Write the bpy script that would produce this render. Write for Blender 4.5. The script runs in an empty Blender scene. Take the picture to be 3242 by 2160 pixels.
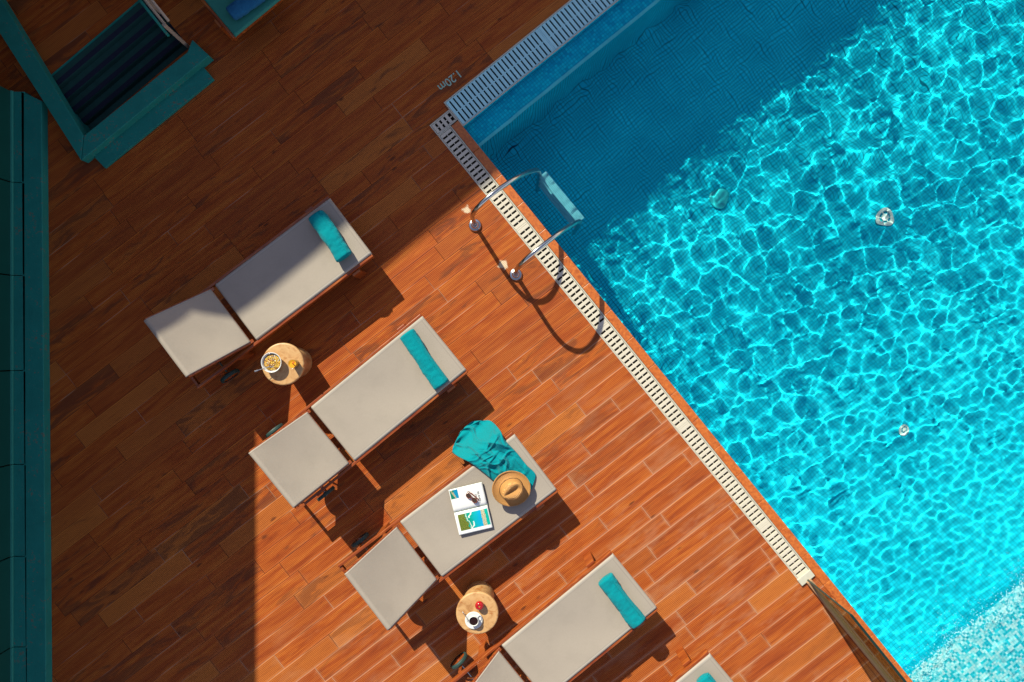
import bpy, bmesh, math, random
import numpy as np
from mathutils import Vector, Matrix, geometry, noise as mnoise
R = math.radians
random.seed(7)
scene = bpy.context.scene

# ------------------------------------------------------------------ camera, sky, sun, exposure
F, H, CX, CY = 2300.0, 7.0, 1621.0, 1080.0        # focal length in photo pixels, camera height in metres
S = F / H                                          # photo pixels per metre on the deck
def G(px, py, h=0.0):                              # photo pixel -> point at height h
    k = (H - h) / F
    return Vector(((px - CX) * k, -(py - CY) * k, h))
cam = bpy.data.cameras.new("camera"); camo = bpy.data.objects.new("camera", cam)
scene.collection.objects.link(camo); scene.camera = camo
camo.location = (0, 0, H); cam.sensor_width = 36.0; cam.lens = 36.0 * F / 3242.0
cam.clip_start = 0.1; cam.clip_end = 200

SUN_TAN = 1.33; SX, SY = 0.537, -0.844             # shadow length per height, shadow direction
sun_el = math.atan(1 / SUN_TAN)
w = bpy.data.worlds.new("World"); scene.world = w; w.use_nodes = True
nt = w.node_tree; bg = nt.nodes["Background"]
sky = nt.nodes.new("ShaderNodeTexSky"); sky.sky_type = 'NISHITA'; sky.sun_disc = False
sky.sun_elevation = sun_el; sky.sun_rotation = math.atan2(-SX, -SY)
sky.air_density = 1.0; sky.ozone_density = 2.5; sky.dust_density = 0.2
tint = nt.nodes.new("ShaderNodeMix"); tint.data_type = 'RGBA'; tint.blend_type = 'MULTIPLY'; tint.inputs[0].default_value = 1.0
tint.inputs[7].default_value = (1.42, 0.98, 0.80, 1)          # hazy Mediterranean sky, a touch less blue than the model's
nt.links.new(sky.outputs[0], tint.inputs[6]); nt.links.new(tint.outputs[2], bg.inputs[0]); bg.inputs[1].default_value = 0.145

sun = bpy.data.lights.new("sun", 'SUN'); suno = bpy.data.objects.new("sun", sun)
scene.collection.objects.link(suno)
sun.energy = 5.0; sun.angle = R(0.55); sun.color = (1.0, 0.95, 0.75)
suno.rotation_euler = Vector((-SX, -SY, 1 / SUN_TAN)).to_track_quat('Z', 'Y').to_euler()
suno.location = (-6, 8, 12)
sun.cycles.is_caustics_light = True

scene.view_settings.view_transform = 'Standard'; scene.view_settings.look = 'None'
scene.view_settings.exposure = 0.62; scene.view_settings.gamma = 1.0
cy = scene.cycles
cy.use_denoising = True; cy.max_bounces = 14; cy.transmission_bounces = 10; cy.transparent_max_bounces = 12
cy.caustics_refractive = True; cy.caustics_reflective = False
cy.sample_clamp_indirect = 3.0; cy.use_adaptive_sampling = False

# ------------------------------------------------------------------ frames
def D(px, py): return Vector(((px - CX) / S, -(py - CY) / S, 0))
OP = D(1466, 402)                                   # pool corner
EP = Vector((0.777, 0.6297, 0)); DP = Vector((0.6297, -0.777, 0))
EP.normalize(); DP.normalize()
PANG = math.atan2(EP.y, EP.x)
def P(s, t, z=0.0): q = OP + EP * (s / S) + DP * (t / S); return Vector((q.x, q.y, z))
def PM(s, t, z=0.0): q = OP + EP * s + DP * t; return Vector((q.x, q.y, z))      # the same in metres

# ------------------------------------------------------------------ node helper
ALB = 0.80                                         # real-world reflectances for everything out of the water
POOLM = ('pool_mosaic', 'ledge_mosaic', 'shelf_mosaic', 'pale_nosing', 'foam')
class N:
    def __init__(self, name):
        self.m = bpy.data.materials.new(name); self.m.use_nodes = True
        self.t = self.m.node_tree; self.b = self.t.nodes["Principled BSDF"]
        self.out = self.t.nodes["Material Output"]
    def n(self, kind, **k):
        x = self.t.nodes.new(kind)
        for a, v in k.items(): setattr(x, a, v)
        return x
    def l(self, v, sock):
        if isinstance(v, (int, float)):
            sock.default_value = v
        elif isinstance(v, (tuple, list)):
            sock.default_value = tuple(v) + ((1.0,) if len(sock.default_value) == 4 and len(v) == 3 else ())
        else: self.t.links.new(v, sock)
    def math(self, op, a, b=0.0, c=0.0):
        x = self.n("ShaderNodeMath", operation=op)
        self.l(a, x.inputs[0]); self.l(b, x.inputs[1]); self.l(c, x.inputs[2]); return x.outputs[0]
    def sep(self, v):
        x = self.n("ShaderNodeSeparateXYZ"); self.l(v, x.inputs[0]); return x.outputs
    def comb(self, a, b, c=0.0):
        x = self.n("ShaderNodeCombineXYZ"); self.l(a, x.inputs[0]); self.l(b, x.inputs[1]); self.l(c, x.inputs[2]); return x.outputs[0]
    def mix(self, f, a, b, blend='MIX'):
        x = self.n("ShaderNodeMix", data_type='RGBA', blend_type=blend)
        self.l(f, x.inputs[0]); self.l(a, x.inputs[6]); self.l(b, x.inputs[7]); return x.outputs[2]
    def noise(self, v, scale, detail=3, rough=0.5, dist=0.0):
        x = self.n("ShaderNodeTexNoise"); self.l(v, x.inputs['Vector']); self.l(scale, x.inputs['Scale'])
        x.inputs['Detail'].default_value = detail; x.inputs['Roughness'].default_value = rough
        x.inputs['Distortion'].default_value = dist; return x.outputs[0]
    def white(self, v):
        x = self.n("ShaderNodeTexWhiteNoise", noise_dimensions='3D'); self.l(v, x.inputs['Vector']); return x.outputs
    def voro(self, v, scale, feature='F1', rand=1.0):
        x = self.n("ShaderNodeTexVoronoi", feature=feature); self.l(v, x.inputs['Vector']); x.inputs['Scale'].default_value = scale
        x.inputs['Randomness'].default_value = rand; return x.outputs
    def smooth(self, v, a, b, lo=0.0, hi=1.0):
        x = self.n("ShaderNodeMapRange", interpolation_type='SMOOTHSTEP')
        self.l(v, x.inputs[0]); x.inputs[1].default_value = a; x.inputs[2].default_value = b
        x.inputs[3].default_value = lo; x.inputs[4].default_value = hi; return x.outputs[0]
    def ramp(self, v, stops):
        x = self.n("ShaderNodeValToRGB"); e = x.color_ramp.elements
        while len(e) < len(stops): e.new(0.5)
        for q, (p, c) in zip(e, stops): q.position = p; q.color = tuple(c) + (1,)
        self.l(v, x.inputs[0]); return x.outputs[0]
    def obj(self): return self.n("ShaderNodeTexCoord").outputs['Object']
    def rot(self, v, ang, scale=(1, 1, 1)):
        x = self.n("ShaderNodeMapping"); self.l(v, x.inputs[0]); x.inputs['Rotation'].default_value = (0, 0, ang)
        x.inputs['Scale'].default_value = scale; return x.outputs[0]
    def bump(self, h, dist, strength=1.0):
        x = self.n("ShaderNodeBump"); self.l(h, x.inputs['Height']); x.inputs['Distance'].default_value = dist
        x.inputs['Strength'].default_value = strength; self.t.links.new(x.outputs[0], self.b.inputs['Normal'])
    def set(self, **k):
        names = dict(col='Base Color', rough='Roughness', metal='Metallic', spec='Specular IOR Level', coat='Coat Weight', sheen='Sheen Weight')
        if 'col' in k and ALB != 1.0 and self.m.name not in POOLM: k['col'] = self.mix(1.0, k['col'], (ALB, ALB, ALB), 'MULTIPLY')
        for a, v in k.items(): self.l(v, self.b.inputs[names[a]])
        return self.m

def plain(name, col, rough=0.5, metal=0.0, var=0.12, scale=30.0, spec=0.5, bump=0.0):
    n = N(name); v = n.obj(); f = n.noise(v, scale, 4)
    c = n.mix(f, tuple(x * (1 - var) for x in col), tuple(min(1, x * (1 + var)) for x in col))
    if bump: n.bump(f, bump)
    return n.set(col=c, rough=rough, metal=metal, spec=spec)

BOARD_ANG = R(37.4)
def board_material():
    n = N("deck_boards")
    v = n.rot(n.obj(), -BOARD_ANG)
    x, y, _ = n.sep(v)
    W, L = 0.168, 1.02
    vv = n.math('DIVIDE', y, W); row = n.math('FLOOR', vv); fv = n.math('FRACT', vv)
    rr = n.white(n.comb(row, 3.0, 1.0))[0]
    uu = n.math('ADD', n.math('DIVIDE', x, L), n.math('MULTIPLY', rr, 7.3)); col = n.math('FLOOR', uu); fu = n.math('FRACT', uu)
    idn = n.white(n.comb(row, col, 5.0)); r1 = idn[0]; rs = n.sep(idn[1])
    dv = n.math('MULTIPLY', n.math('MINIMUM', fv, n.math('SUBTRACT', 1.0, fv)), W)
    du = n.math('MULTIPLY', n.math('MINIMUM', fu, n.math('SUBTRACT', 1.0, fu)), L)
    d = n.math('MINIMUM', du, dv)
    # grain along the board
    gx = n.math('ADD', n.math('MULTIPLY', x, 1.6), n.math('MULTIPLY', rs[1], 31.0))
    gy = n.math('ADD', n.math('MULTIPLY', y, 22.0), n.math('MULTIPLY', rs[2], 17.0))
    g1 = n.noise(n.comb(gx, gy), 1.0, 5, 0.62, 0.6)
    g2 = n.noise(n.comb(n.math('MULTIPLY', gx, 3.0), n.math('MULTIPLY', gy, 3.2)), 1.0, 3, 0.6)
    base = n.ramp(g1, [(0.25, (0.31, 0.045, 0.007)), (0.42, (0.48, 0.092, 0.012)), (0.55, (0.61, 0.143, 0.019)), (0.75, (0.75, 0.225, 0.032))])
    # board to board colour
    base = n.mix(n.math('MULTIPLY', n.math('MULTIPLY', r1, r1), 0.62), base, (0.30, 0.060, 0.018))
    base = n.mix(n.smooth(rs[0], 0.72, 1.0, 0.0, 0.62), base, (0.82, 0.27, 0.045))
    base = n.mix(n.math('MULTIPLY', n.smooth(g2, 0.50, 0.72), 0.35), base, (0.20, 0.045, 0.014))
    ox, oy, _ = n.sep(n.obj())
    zone = n.smooth(n.math('ADD', n.math('MULTIPLY', ox, 0.75), n.math('MULTIPLY', oy, -0.9)), -0.8, 3.2)
    # smoky stains running along a board, and darker boards
    sx = n.math('ADD', n.math('MULTIPLY', x, 1.9), n.math('MULTIPLY', rs[2], 23.0))
    sy = n.math('ADD', n.math('MULTIPLY', y, 9.0), n.math('MULTIPLY', rs[0], 41.0))
    st = n.noise(n.comb(sx, sy), 1.0, 4, 0.6, 1.2)
    thr = n.math('ADD', st, n.math('MULTIPLY', n.math('SUBTRACT', rs[1], 0.5), 0.32))
    stain = n.smooth(thr, 0.58, 0.72)
    base = n.mix(n.math('MULTIPLY', stain, n.math('SUBTRACT', 0.60, n.math('MULTIPLY', zone, 0.45))), base, (0.075, 0.034, 0.022))
    # knots and cracks
    kn = n.voro(n.comb(n.math('ADD', n.math('MULTIPLY', x, 2.2), rs[1]), n.math('ADD', n.math('MULTIPLY', y, 5.2), rs[2])), 1.0)
    kd = n.math('ADD', kn[0], n.math('MULTIPLY', n.noise(n.comb(gx, gy), 5.0, 2), 0.14))
    knm = n.smooth(kd, 0.10, 0.17, 1.0, 0.0)
    base = n.mix(n.math('MULTIPLY', knm, 0.75), base, (0.05, 0.016, 0.010))
    # fine speckle and dust
    sp = n.noise(n.obj(), 260.0, 2)
    base = n.mix(n.smooth(sp, 0.35, 0.65, 0.0, 0.28), base, (0.20, 0.05, 0.018))
    # ribs across the board with groove shade in the colour, plain margin next to the joints
    ribw = n.math('MULTIPLY', y, 2 * math.pi / 0.0140)
    rib = n.math('SINE', ribw)
    ribp = n.smooth(rib, -0.45, 0.35)
    inner = n.smooth(dv, 0.008, 0.013)
    ribh = n.math('MULTIPLY', n.math('SUBTRACT', 1.0, ribp), inner)
    base = n.mix(n.math('MULTIPLY', ribh, 0.52), base, (0.16, 0.035, 0.010))
    # lime bloom beside the joints: strong towards the lower right corner of the terrace, thin elsewhere
    blo = n.noise(n.comb(n.math('ADD', n.math('MULTIPLY', x, 1.6), n.math('MULTIPLY', rs[0], 9.0)), n.math('ADD', n.math('MULTIPLY', y, 4.5), n.math('MULTIPLY', rs[1], 2.5))), 1.0, 5, 0.65)
    halo = n.smooth(d, 0.004, 0.03, 1.0, 0.0)
    wide = n.smooth(blo, 0.50, 0.68)
    bl = n.math('MULTIPLY', n.math('ADD', n.math('MULTIPLY', halo, 0.28), n.math('MULTIPLY', wide, 0.26)), n.math('MULTIPLY', zone, n.smooth(blo, 0.32, 0.6, 0.25, 1.0)))
    base = n.mix(bl, base, (0.55, 0.30, 0.17))
    for (mx_, my_, mr_) in ((1592, 838, 0.075), (1476, 664, 0.06)):           # light off the ladder flanges painted as cream blotches
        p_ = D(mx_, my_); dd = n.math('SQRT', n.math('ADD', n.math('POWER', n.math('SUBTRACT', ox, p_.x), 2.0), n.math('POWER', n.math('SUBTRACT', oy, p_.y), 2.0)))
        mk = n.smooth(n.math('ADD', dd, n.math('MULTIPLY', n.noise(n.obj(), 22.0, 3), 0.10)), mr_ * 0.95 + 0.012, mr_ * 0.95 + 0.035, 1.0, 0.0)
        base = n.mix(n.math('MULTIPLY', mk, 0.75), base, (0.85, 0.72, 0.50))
    # joints: dark, with pale grout here and there
    jn = n.noise(n.obj(), 1.6, 2)
    joint = n.smooth(d, 0.0016, 0.0032, 1.0, 0.0)
    jc = n.mix(n.smooth(n.math('ADD', jn, n.math('MULTIPLY', zone, 0.25)), 0.50, 0.66), (0.045, 0.012, 0.006), (0.50, 0.30, 0.20))
    base = n.mix(n.math('MULTIPLY', joint, 0.8), base, jc)
    hgt = n.math('SUBTRACT', n.math('MULTIPLY', n.math('SUBTRACT', 1.0, ribh), 1.0), n.math('MULTIPLY', n.smooth(d, 0.001, 0.005, 1.0, 0.0), 1.2))
    n.bump(hgt, 0.0017, 0.9)
    ro = n.math('ADD', 0.46, n.math('MULTIPLY', g1, 0.25))
    return n.set(col=base, rough=ro, spec=0.14)

def mosaic(name, ang, p, cols, grout, gw=0.0022, gstr=1.0, rough=0.25):
    n = N(name); v = n.rot(n.obj(), -ang); x, y, z = n.sep(v)
    geo = n.n("ShaderNodeNewGeometry"); nx, ny, nz = n.sep(geo.outputs['True Normal'])
    vert = n.math('LESS_THAN', n.math('ABSOLUTE', nz), 0.5)
    a = n.math('ADD', n.math('MULTIPLY', n.math('SUBTRACT', 1.0, vert), x), n.math('MULTIPLY', vert, n.math('ADD', x, y)))
    b = n.math('ADD', n.math('MULTIPLY', n.math('SUBTRACT', 1.0, vert), y), n.math('MULTIPLY', vert, z))
    ua = n.math('DIVIDE', a, p); ub = n.math('DIVIDE', b, p)
    fa = n.math('FRACT', ua); fb = n.math('FRACT', ub)
    wn = n.white(n.comb(n.math('FLOOR', ua), n.math('FLOOR', ub), 2.0))
    d = n.math('MULTIPLY', n.math('MINIMUM', n.math('MINIMUM', fa, n.math('SUBTRACT', 1.0, fa)), n.math('MINIMUM', fb, n.math('SUBTRACT', 1.0, fb))), p)
    c = n.ramp(wn[0], cols)
    if name == 'pool_mosaic':                       # grout fainter towards the shallow end
        y0 = OP.dot(-DP); gstr = n.smooth(y, y0 - 5.2, y0 - 0.9, 0.42, 1.0)
        patch = n.noise(v, 1.3, 4); c = n.mix(n.smooth(patch, 0.38, 0.62, 0.0, 0.42), c, (0.0, 0.42, 0.62))
    c = n.mix(n.math('MULTIPLY', n.smooth(d, gw * 0.6, gw * 1.1, 1.0, 0.0), gstr), c, grout)
    return n.set(col=c, rough=0.7, spec=0.05)

# ------------------------------------------------------------------ mesh helpers
COL = scene.collection
def link(name, me, mat=None, parent=None):
    o = bpy.data.objects.new(name, me); COL.objects.link(o)
    if mat is not None and me is not None: me.materials.append(mat)
    if parent: o.parent = parent
    return o
def tag(o, label=None, cat=None, group=None, kind=None):
    if label: o["label"] = label
    if cat: o["category"] = cat
    if group: o["group"] = group
    if kind: o["kind"] = kind
    return o
def empty(name, loc=(0, 0, 0), rz=0.0, **k):
    o = bpy.data.objects.new(name, None); COL.objects.link(o); o.location = loc; o.rotation_euler = (0, 0, rz)
    o.empty_display_size = 0.1
    return tag(o, **k)
class MB:
    def __init__(self): self.b = bmesh.new()
    def box(self, c, s, M=None, rz=0.0):
        m = Matrix.Translation(Vector(c)) @ Matrix.Rotation(rz, 4, 'Z') @ Matrix.Diagonal(Vector((s[0], s[1], s[2], 1)))
        if M is not None: m = M @ m
        bmesh.ops.create_cube(self.b, size=1.0, matrix=m); return self
    def prism(self, poly, z0, z1):
        lo = [self.b.verts.new((p[0], p[1], z0)) for p in poly]; hi = [self.b.verts.new((p[0], p[1], z1)) for p in poly]
        n = len(poly); self.b.faces.new(lo[::-1]); self.b.faces.new(hi)
        for i in range(n): self.b.faces.new((lo[i], lo[(i + 1) % n], hi[(i + 1) % n], hi[i]))
        return self
    def quad(self, pts):
        self.b.faces.new([self.b.verts.new(p) for p in pts]); return self
    def lathe(self, prof, seg=48, c=(0, 0, 0), M=None, cap=True):
        rings = []
        for r, z in prof:
            ring = []
            for k in range(seg):
                a = 2 * math.pi * k / seg; p = Vector((r * math.cos(a), r * math.sin(a), z))
                if M is not None: p = M @ p
                ring.append(self.b.verts.new(p + Vector(c)))
            rings.append(ring)
        for A, B in zip(rings, rings[1:]):
            for k in range(seg): self.b.faces.new((A[k], A[(k + 1) % seg], B[(k + 1) % seg], B[k]))
        if cap: self.b.faces.new(rings[0][::-1]); self.b.faces.new(rings[-1])
        return self
    def tube(self, pts, r, seg=12, cap=True):
        pts = [Vector(p) for p in pts]; rad = r if isinstance(r, (list, tuple)) else [r] * len(pts)
        rings = []; up = Vector((0, 0, 1)); t0 = (pts[1] - pts[0]).normalized()
        nrm = t0.cross(up); nrm = nrm.normalized() if nrm.length > 1e-4 else Vector((1, 0, 0))
        for i, p in enumerate(pts):
            t = (pts[min(i + 1, len(pts) - 1)] - pts[max(i - 1, 0)]).normalized()
            nrm = (nrm - t * nrm.dot(t)).normalized(); bn = t.cross(nrm)
            rings.append([self.b.verts.new(p + (nrm * math.cos(2 * math.pi * k / seg) + bn * math.sin(2 * math.pi * k / seg)) * rad[i]) for k in range(seg)])
        for A, B in zip(rings, rings[1:]):
            for k in range(seg): self.b.faces.new((A[k], A[(k + 1) % seg], B[(k + 1) % seg], B[k]))
        if cap: self.b.faces.new(rings[0][::-1]); self.b.faces.new(rings[-1])
        return self
    def grid(self, nx, ny, fn, thick=0.0):
        V = [[self.b.verts.new(fn(i / nx, j / ny)) for j in range(ny + 1)] for i in range(nx + 1)]
        for i in range(nx):
            for j in range(ny): self.b.faces.new((V[i][j], V[i + 1][j], V[i + 1][j + 1], V[i][j + 1]))
        if thick:
            Wv = [[self.b.verts.new(v.co - Vector((0, 0, thick))) for v in row] for row in V]
            for i in range(nx):
                for j in range(ny): self.b.faces.new((Wv[i][j], Wv[i][j + 1], Wv[i + 1][j + 1], Wv[i + 1][j]))
            for i in range(nx):
                self.b.faces.new((V[i][0], Wv[i][0], Wv[i + 1][0], V[i + 1][0])); self.b.faces.new((V[i][ny], V[i + 1][ny], Wv[i + 1][ny], Wv[i][ny]))
            for j in range(ny):
                self.b.faces.new((V[0][j], V[0][j + 1], Wv[0][j + 1], Wv[0][j])); self.b.faces.new((V[nx][j], Wv[nx][j], Wv[nx][j + 1], V[nx][j + 1]))
        return self
    def build(self, name, mat, parent=None, smooth=False, bevel=0.0, fix=True):
        if fix: bmesh.ops.recalc_face_normals(self.b, faces=self.b.faces[:])
        me = bpy.data.meshes.new(name); self.b.to_mesh(me); self.b.free()
        if smooth: me.polygons.foreach_set("use_smooth", [True] * len(me.polygons))
        o = link(name, me, mat, parent)
        if bevel:
            md = o.modifiers.new("bevel", 'BEVEL'); md.width = bevel; md.segments = 2; md.limit_method = 'ANGLE'; md.angle_limit = R(40)
        return o
def sheet(name, outer, holes, z, mat, **k):
    loops = [[Vector((p[0], p[1], z)) for p in lp] for lp in [outer] + holes]
    tris = geometry.tessellate_polygon(loops); vs = [p for lp in loops for p in lp]
    me = bpy.data.meshes.new(name); me.from_pydata([tuple(v) for v in vs], [], [tuple(t) for t in tris]); me.update()
    bm = bmesh.new(); bm.from_mesh(me)
    for f in bm.faces:
        if f.normal.z < 0: f.normal_flip()
    bm.to_mesh(me); bm.free()
    return tag(link(name, me, mat), **k)

# ------------------------------------------------------------------ materials
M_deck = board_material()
M_fabric = N("sling_fabric"); v = M_fabric.obj()
fw = M_fabric.noise(M_fabric.rot(v, 0, (1, 6, 1)), 60.0, 3)
fs = M_fabric.noise(v, 5.0, 4, 0.55)
fc = M_fabric.mix(fw, (0.345, 0.296, 0.248), (0.425, 0.366, 0.309)); fc = M_fabric.mix(M_fabric.smooth(fs, 0.42, 0.75, 0, 0.26), fc, (0.275, 0.24, 0.203))
fx, fy, fz = M_fabric.sep(v); ay = M_fabric.math('ABSOLUTE', fy)
hem = M_fabric.math('MAXIMUM', M_fabric.smooth(M_fabric.math('ABSOLUTE', M_fabric.math('SUBTRACT', ay, 0.288)), 0.001, 0.004, 1.0, 0.0), M_fabric.smooth(M_fabric.math('ABSOLUTE', M_fabric.math('ADD', fx, 1.312)), 0.001, 0.004, 1.0, 0.0))
fc = M_fabric.mix(M_fabric.math('MULTIPLY', hem, 0.30), fc, (0.16, 0.14, 0.12))
fc = M_fabric.mix(M_fabric.math('MULTIPLY', M_fabric.math('GREATER_THAN', ay, 0.290), 0.35), fc, (0.46, 0.43, 0.39))
M_fabric.bump(M_fabric.noise(v, 500.0, 1), 0.0006)
M_fabric = M_fabric.set(col=fc, rough=0.72, spec=0.25)
def wood(name, a, b, c, rough=0.4, ax=(1, 14, 14)):
    n = N(name); v = n.rot(n.obj(), 0, ax); g = n.noise(v, 4.0, 5, 0.6, 0.8)
    col = n.ramp(g, [(0.3, a), (0.5, b), (0.72, c)]); n.bump(g, 0.0008)
    return n.set(col=col, rough=rough, spec=0.5)
M_rail = wood("oiled_hardwood", (0.16, 0.026, 0.006), (0.30, 0.060, 0.011), (0.52, 0.16, 0.03), 0.30)
M_towel = N("terry_towel"); v = M_towel.obj()
tn = M_towel.noise(v, 420.0, 3, 0.7); tl = M_towel.noise(v, 14.0, 3)
M_towel.bump(tn, 0.004, 0.9)
M_towel = M_towel.set(col=M_towel.mix(tn, M_towel.mix(tl, (0.0, 0.165, 0.21), (0.0, 0.22, 0.265)), (0.001, 0.36, 0.41)), rough=0.95, sheen=0.08, spec=0.05)
M_steel = N("brushed_steel"); v = M_steel.obj()
M_steel = M_steel.set(col=(0.58, 0.60, 0.60), metal=1.0, rough=M_steel.math('ADD', 0.14, M_steel.math('MULTIPLY', M_steel.noise(v, 40.0, 3), 0.14)))
M_white = plain("glazed_ceramic", (0.80, 0.80, 0.78), 0.15, var=0.02)
M_rubber = plain("wheel_rubber", (0.018, 0.06, 0.055), 0.6)
M_grate = plain("cream_plastic", (0.66, 0.60, 0.49), 0.5, var=0.12, scale=9)
M_grate2 = plain("pale_teal_plastic", (0.42, 0.80, 0.88), 0.5, var=0.15, scale=6)
M_dark = plain("gutter_dark", (0.03, 0.022, 0.016), 0.8)
M_stool = N("stool_beech"); v = M_stool.obj()
g = M_stool.noise(v, 9.0, 5, 0.6, 1.4); k = M_stool.noise(M_stool.rot(v, R(25), (1, 3.5, 1)), 7.0, 4, 0.6, 1.5)
c = M_stool.ramp(g, [(0.3, (0.42, 0.20, 0.07)), (0.5, (0.60, 0.34, 0.14)), (0.8, (0.70, 0.45, 0.21))])
c = M_stool.mix(M_stool.smooth(k, 0.56, 0.66, 0, 0.8), c, (0.42, 0.15, 0.035))
M_stool.bump(g, 0.0008)
M_stool = M_stool.set(col=c, rough=0.45)
nt_ = N("painted_concrete"); v = nt_.obj(); f1 = nt_.noise(v, 5.0, 5, 0.65); f2 = nt_.noise(v, 34.0, 4, 0.7)
c = nt_.mix(f1, (0.008, 0.16, 0.14), (0.016, 0.31, 0.26)); c = nt_.mix(nt_.math('MULTIPLY', nt_.smooth(nt_.math('ADD', f2, nt_.math('MULTIPLY', f1, 0.5)), 0.86, 0.93), 0.7), c, (0.20, 0.13, 0.085))
nt_.bump(f2, 0.002); M_teal = nt_.set(col=c, rough=0.7, spec=0.3)
M_teal2 = plain("dark_teal_concrete", (0.010, 0.075, 0.065), 0.8, var=0.35, scale=12)  # darker teal for the stair treads
M_teal_dark = plain("strip_navy", (0.006, 0.012, 0.04), 0.8, var=0.3)
M_facade = plain("facade_render", (0.24, 0.24, 0.22), 0.8, var=0.1, scale=3)
M_coping = wood("coping_boards", (0.33, 0.07, 0.012), (0.52, 0.13, 0.022), (0.66, 0.20, 0.035), 0.4, (9, 9, 9))
M_floor = mosaic("pool_mosaic", PANG, 0.034, [(0.0, (0.003, 0.65, 0.86)), (0.5, (0.006, 0.71, 0.91)), (1.0, (0.015, 0.77, 0.95))], (0.0, 0.035, 0.09), 0.0024, 0.95)
M_ledge = mosaic("ledge_mosaic", PANG, 0.030, [(0.0, (0.004, 0.50, 0.76)), (0.45, (0.006, 0.62, 0.84)), (0.8, (0.01, 0.72, 0.90)), (1.0, (0.005, 0.40, 0.68))], (0.0, 0.28, 0.50), 0.002, 0.9)
M_shelf = mosaic("shelf_mosaic", PANG, 0.025, [(0.0, (0.0, 0.50, 0.70)), (0.28, (0.005, 0.64, 0.80)), (0.36, (0.12, 0.74, 0.86)), (0.6, (0.40, 0.88, 0.95)), (1.0, (0.74, 0.96, 0.98))], (0.16, 0.72, 0.82), 0.0018, 0.8)
M_nosing = plain("pale_nosing", (0.12, 0.75, 0.85), 0.4)
nW = N("pool_water"); nW.t.nodes.remove(nW.b)
gl = nW.n("ShaderNodeBsdfRefraction"); gl.inputs['Color'].default_value = (0.85, 1.0, 1.0, 1); gl.inputs['Roughness'].default_value = 0.0; gl.inputs['IOR'].default_value = 1.333
gw_ = nW.n("ShaderNodeBsdfGlossy"); gw_.inputs['Roughness'].default_value = 0.0; fw_ = nW.n("ShaderNodeFresnel"); fw_.inputs[0].default_value = 1.333; mw_ = nW.n("ShaderNodeMixShader")
nW.t.links.new(nW.math('MULTIPLY', fw_.outputs[0], 0.12), mw_.inputs[0]); nW.t.links.new(gl.outputs[0], mw_.inputs[1]); nW.t.links.new(gw_.outputs[0], mw_.inputs[2])
nW.t.links.new(mw_.outputs[0], nW.out.inputs['Surface']); M_water = nW.m

# ------------------------------------------------------------------ pool
SF, TF = 2600 / S, 2700 / S                         # far sides of the basin in metres
T_LEDGE, T_SHELF = 0.228, 2262 / S
ZW = -0.022
def floor_z(t):                                     # 1.20 m deep, rising gently to the shallow end
    return -1.12 - 0.10 * min(1, max(0, (t - T_LEDGE) / 1.6)) + 0.88 * max(0, (t - 3.0) / 3.9) ** 2.0
b = MB()
ts = [T_LEDGE, 0.8, T_LEDGE + 1.6, 3.0] + [3.0 + (T_SHELF - 3.0) * k / 12 for k in range(1, 13)]
for a0, a1 in zip(ts, ts[1:]):
    b.quad([PM(0, a0, floor_z(a0)), PM(0, a1, floor_z(a1)), PM(SF, a1, floor_z(a1)), PM(SF, a0, floor_z(a0))])
b.quad([PM(0, T_LEDGE, floor_z(T_LEDGE)), PM(SF, T_LEDGE, floor_z(T_LEDGE)), PM(SF, T_LEDGE, -0.12), PM(0, T_LEDGE, -0.12)])
b.quad([PM(0, T_SHELF, -1.3), PM(SF, T_SHELF, -1.3), PM(SF, T_SHELF, -0.16), PM(0, T_SHELF, -0.16)])
for a0, a1 in zip(ts, ts[1:]):
    for s in (0, SF):
        b.quad([PM(s, a0, floor_z(a0)), PM(s, a1, floor_z(a1)), PM(s, a1, 0.0), PM(s, a0, 0.0)])
pf = tag(b.build("pool_floor", M_floor), kind="structure")
b = MB()
b.quad([PM(0, 0, -0.115), PM(SF, 0, -0.115), PM(SF, T_LEDGE, -0.115), PM(0, T_LEDGE, -0.115)])
b.quad([PM(0, 0, -0.115), PM(SF, 0, -0.115), PM(SF, 0, 0.0), PM(0, 0, 0.0)])
pl = tag(b.build("pool_ledge", M_ledge), kind="structure")
b = MB(); b.box(PM(SF / 2, T_LEDGE - 0.012, -0.112), (SF, 0.03, 0.014), rz=PANG)
pn = tag(b.build("pool_nosing", M_nosing), kind="structure")
b = MB(); 
b.quad([PM(0, T_SHELF, -0.16), PM(SF, T_SHELF, -0.16), PM(SF, TF, -0.10), PM(0, TF, -0.10)])
ps = tag(b.build("pool_shelf", M_shelf), kind="structure")
for o in (pf, pl, pn, ps): o.cycles.is_caustics_receiver = True

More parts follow.
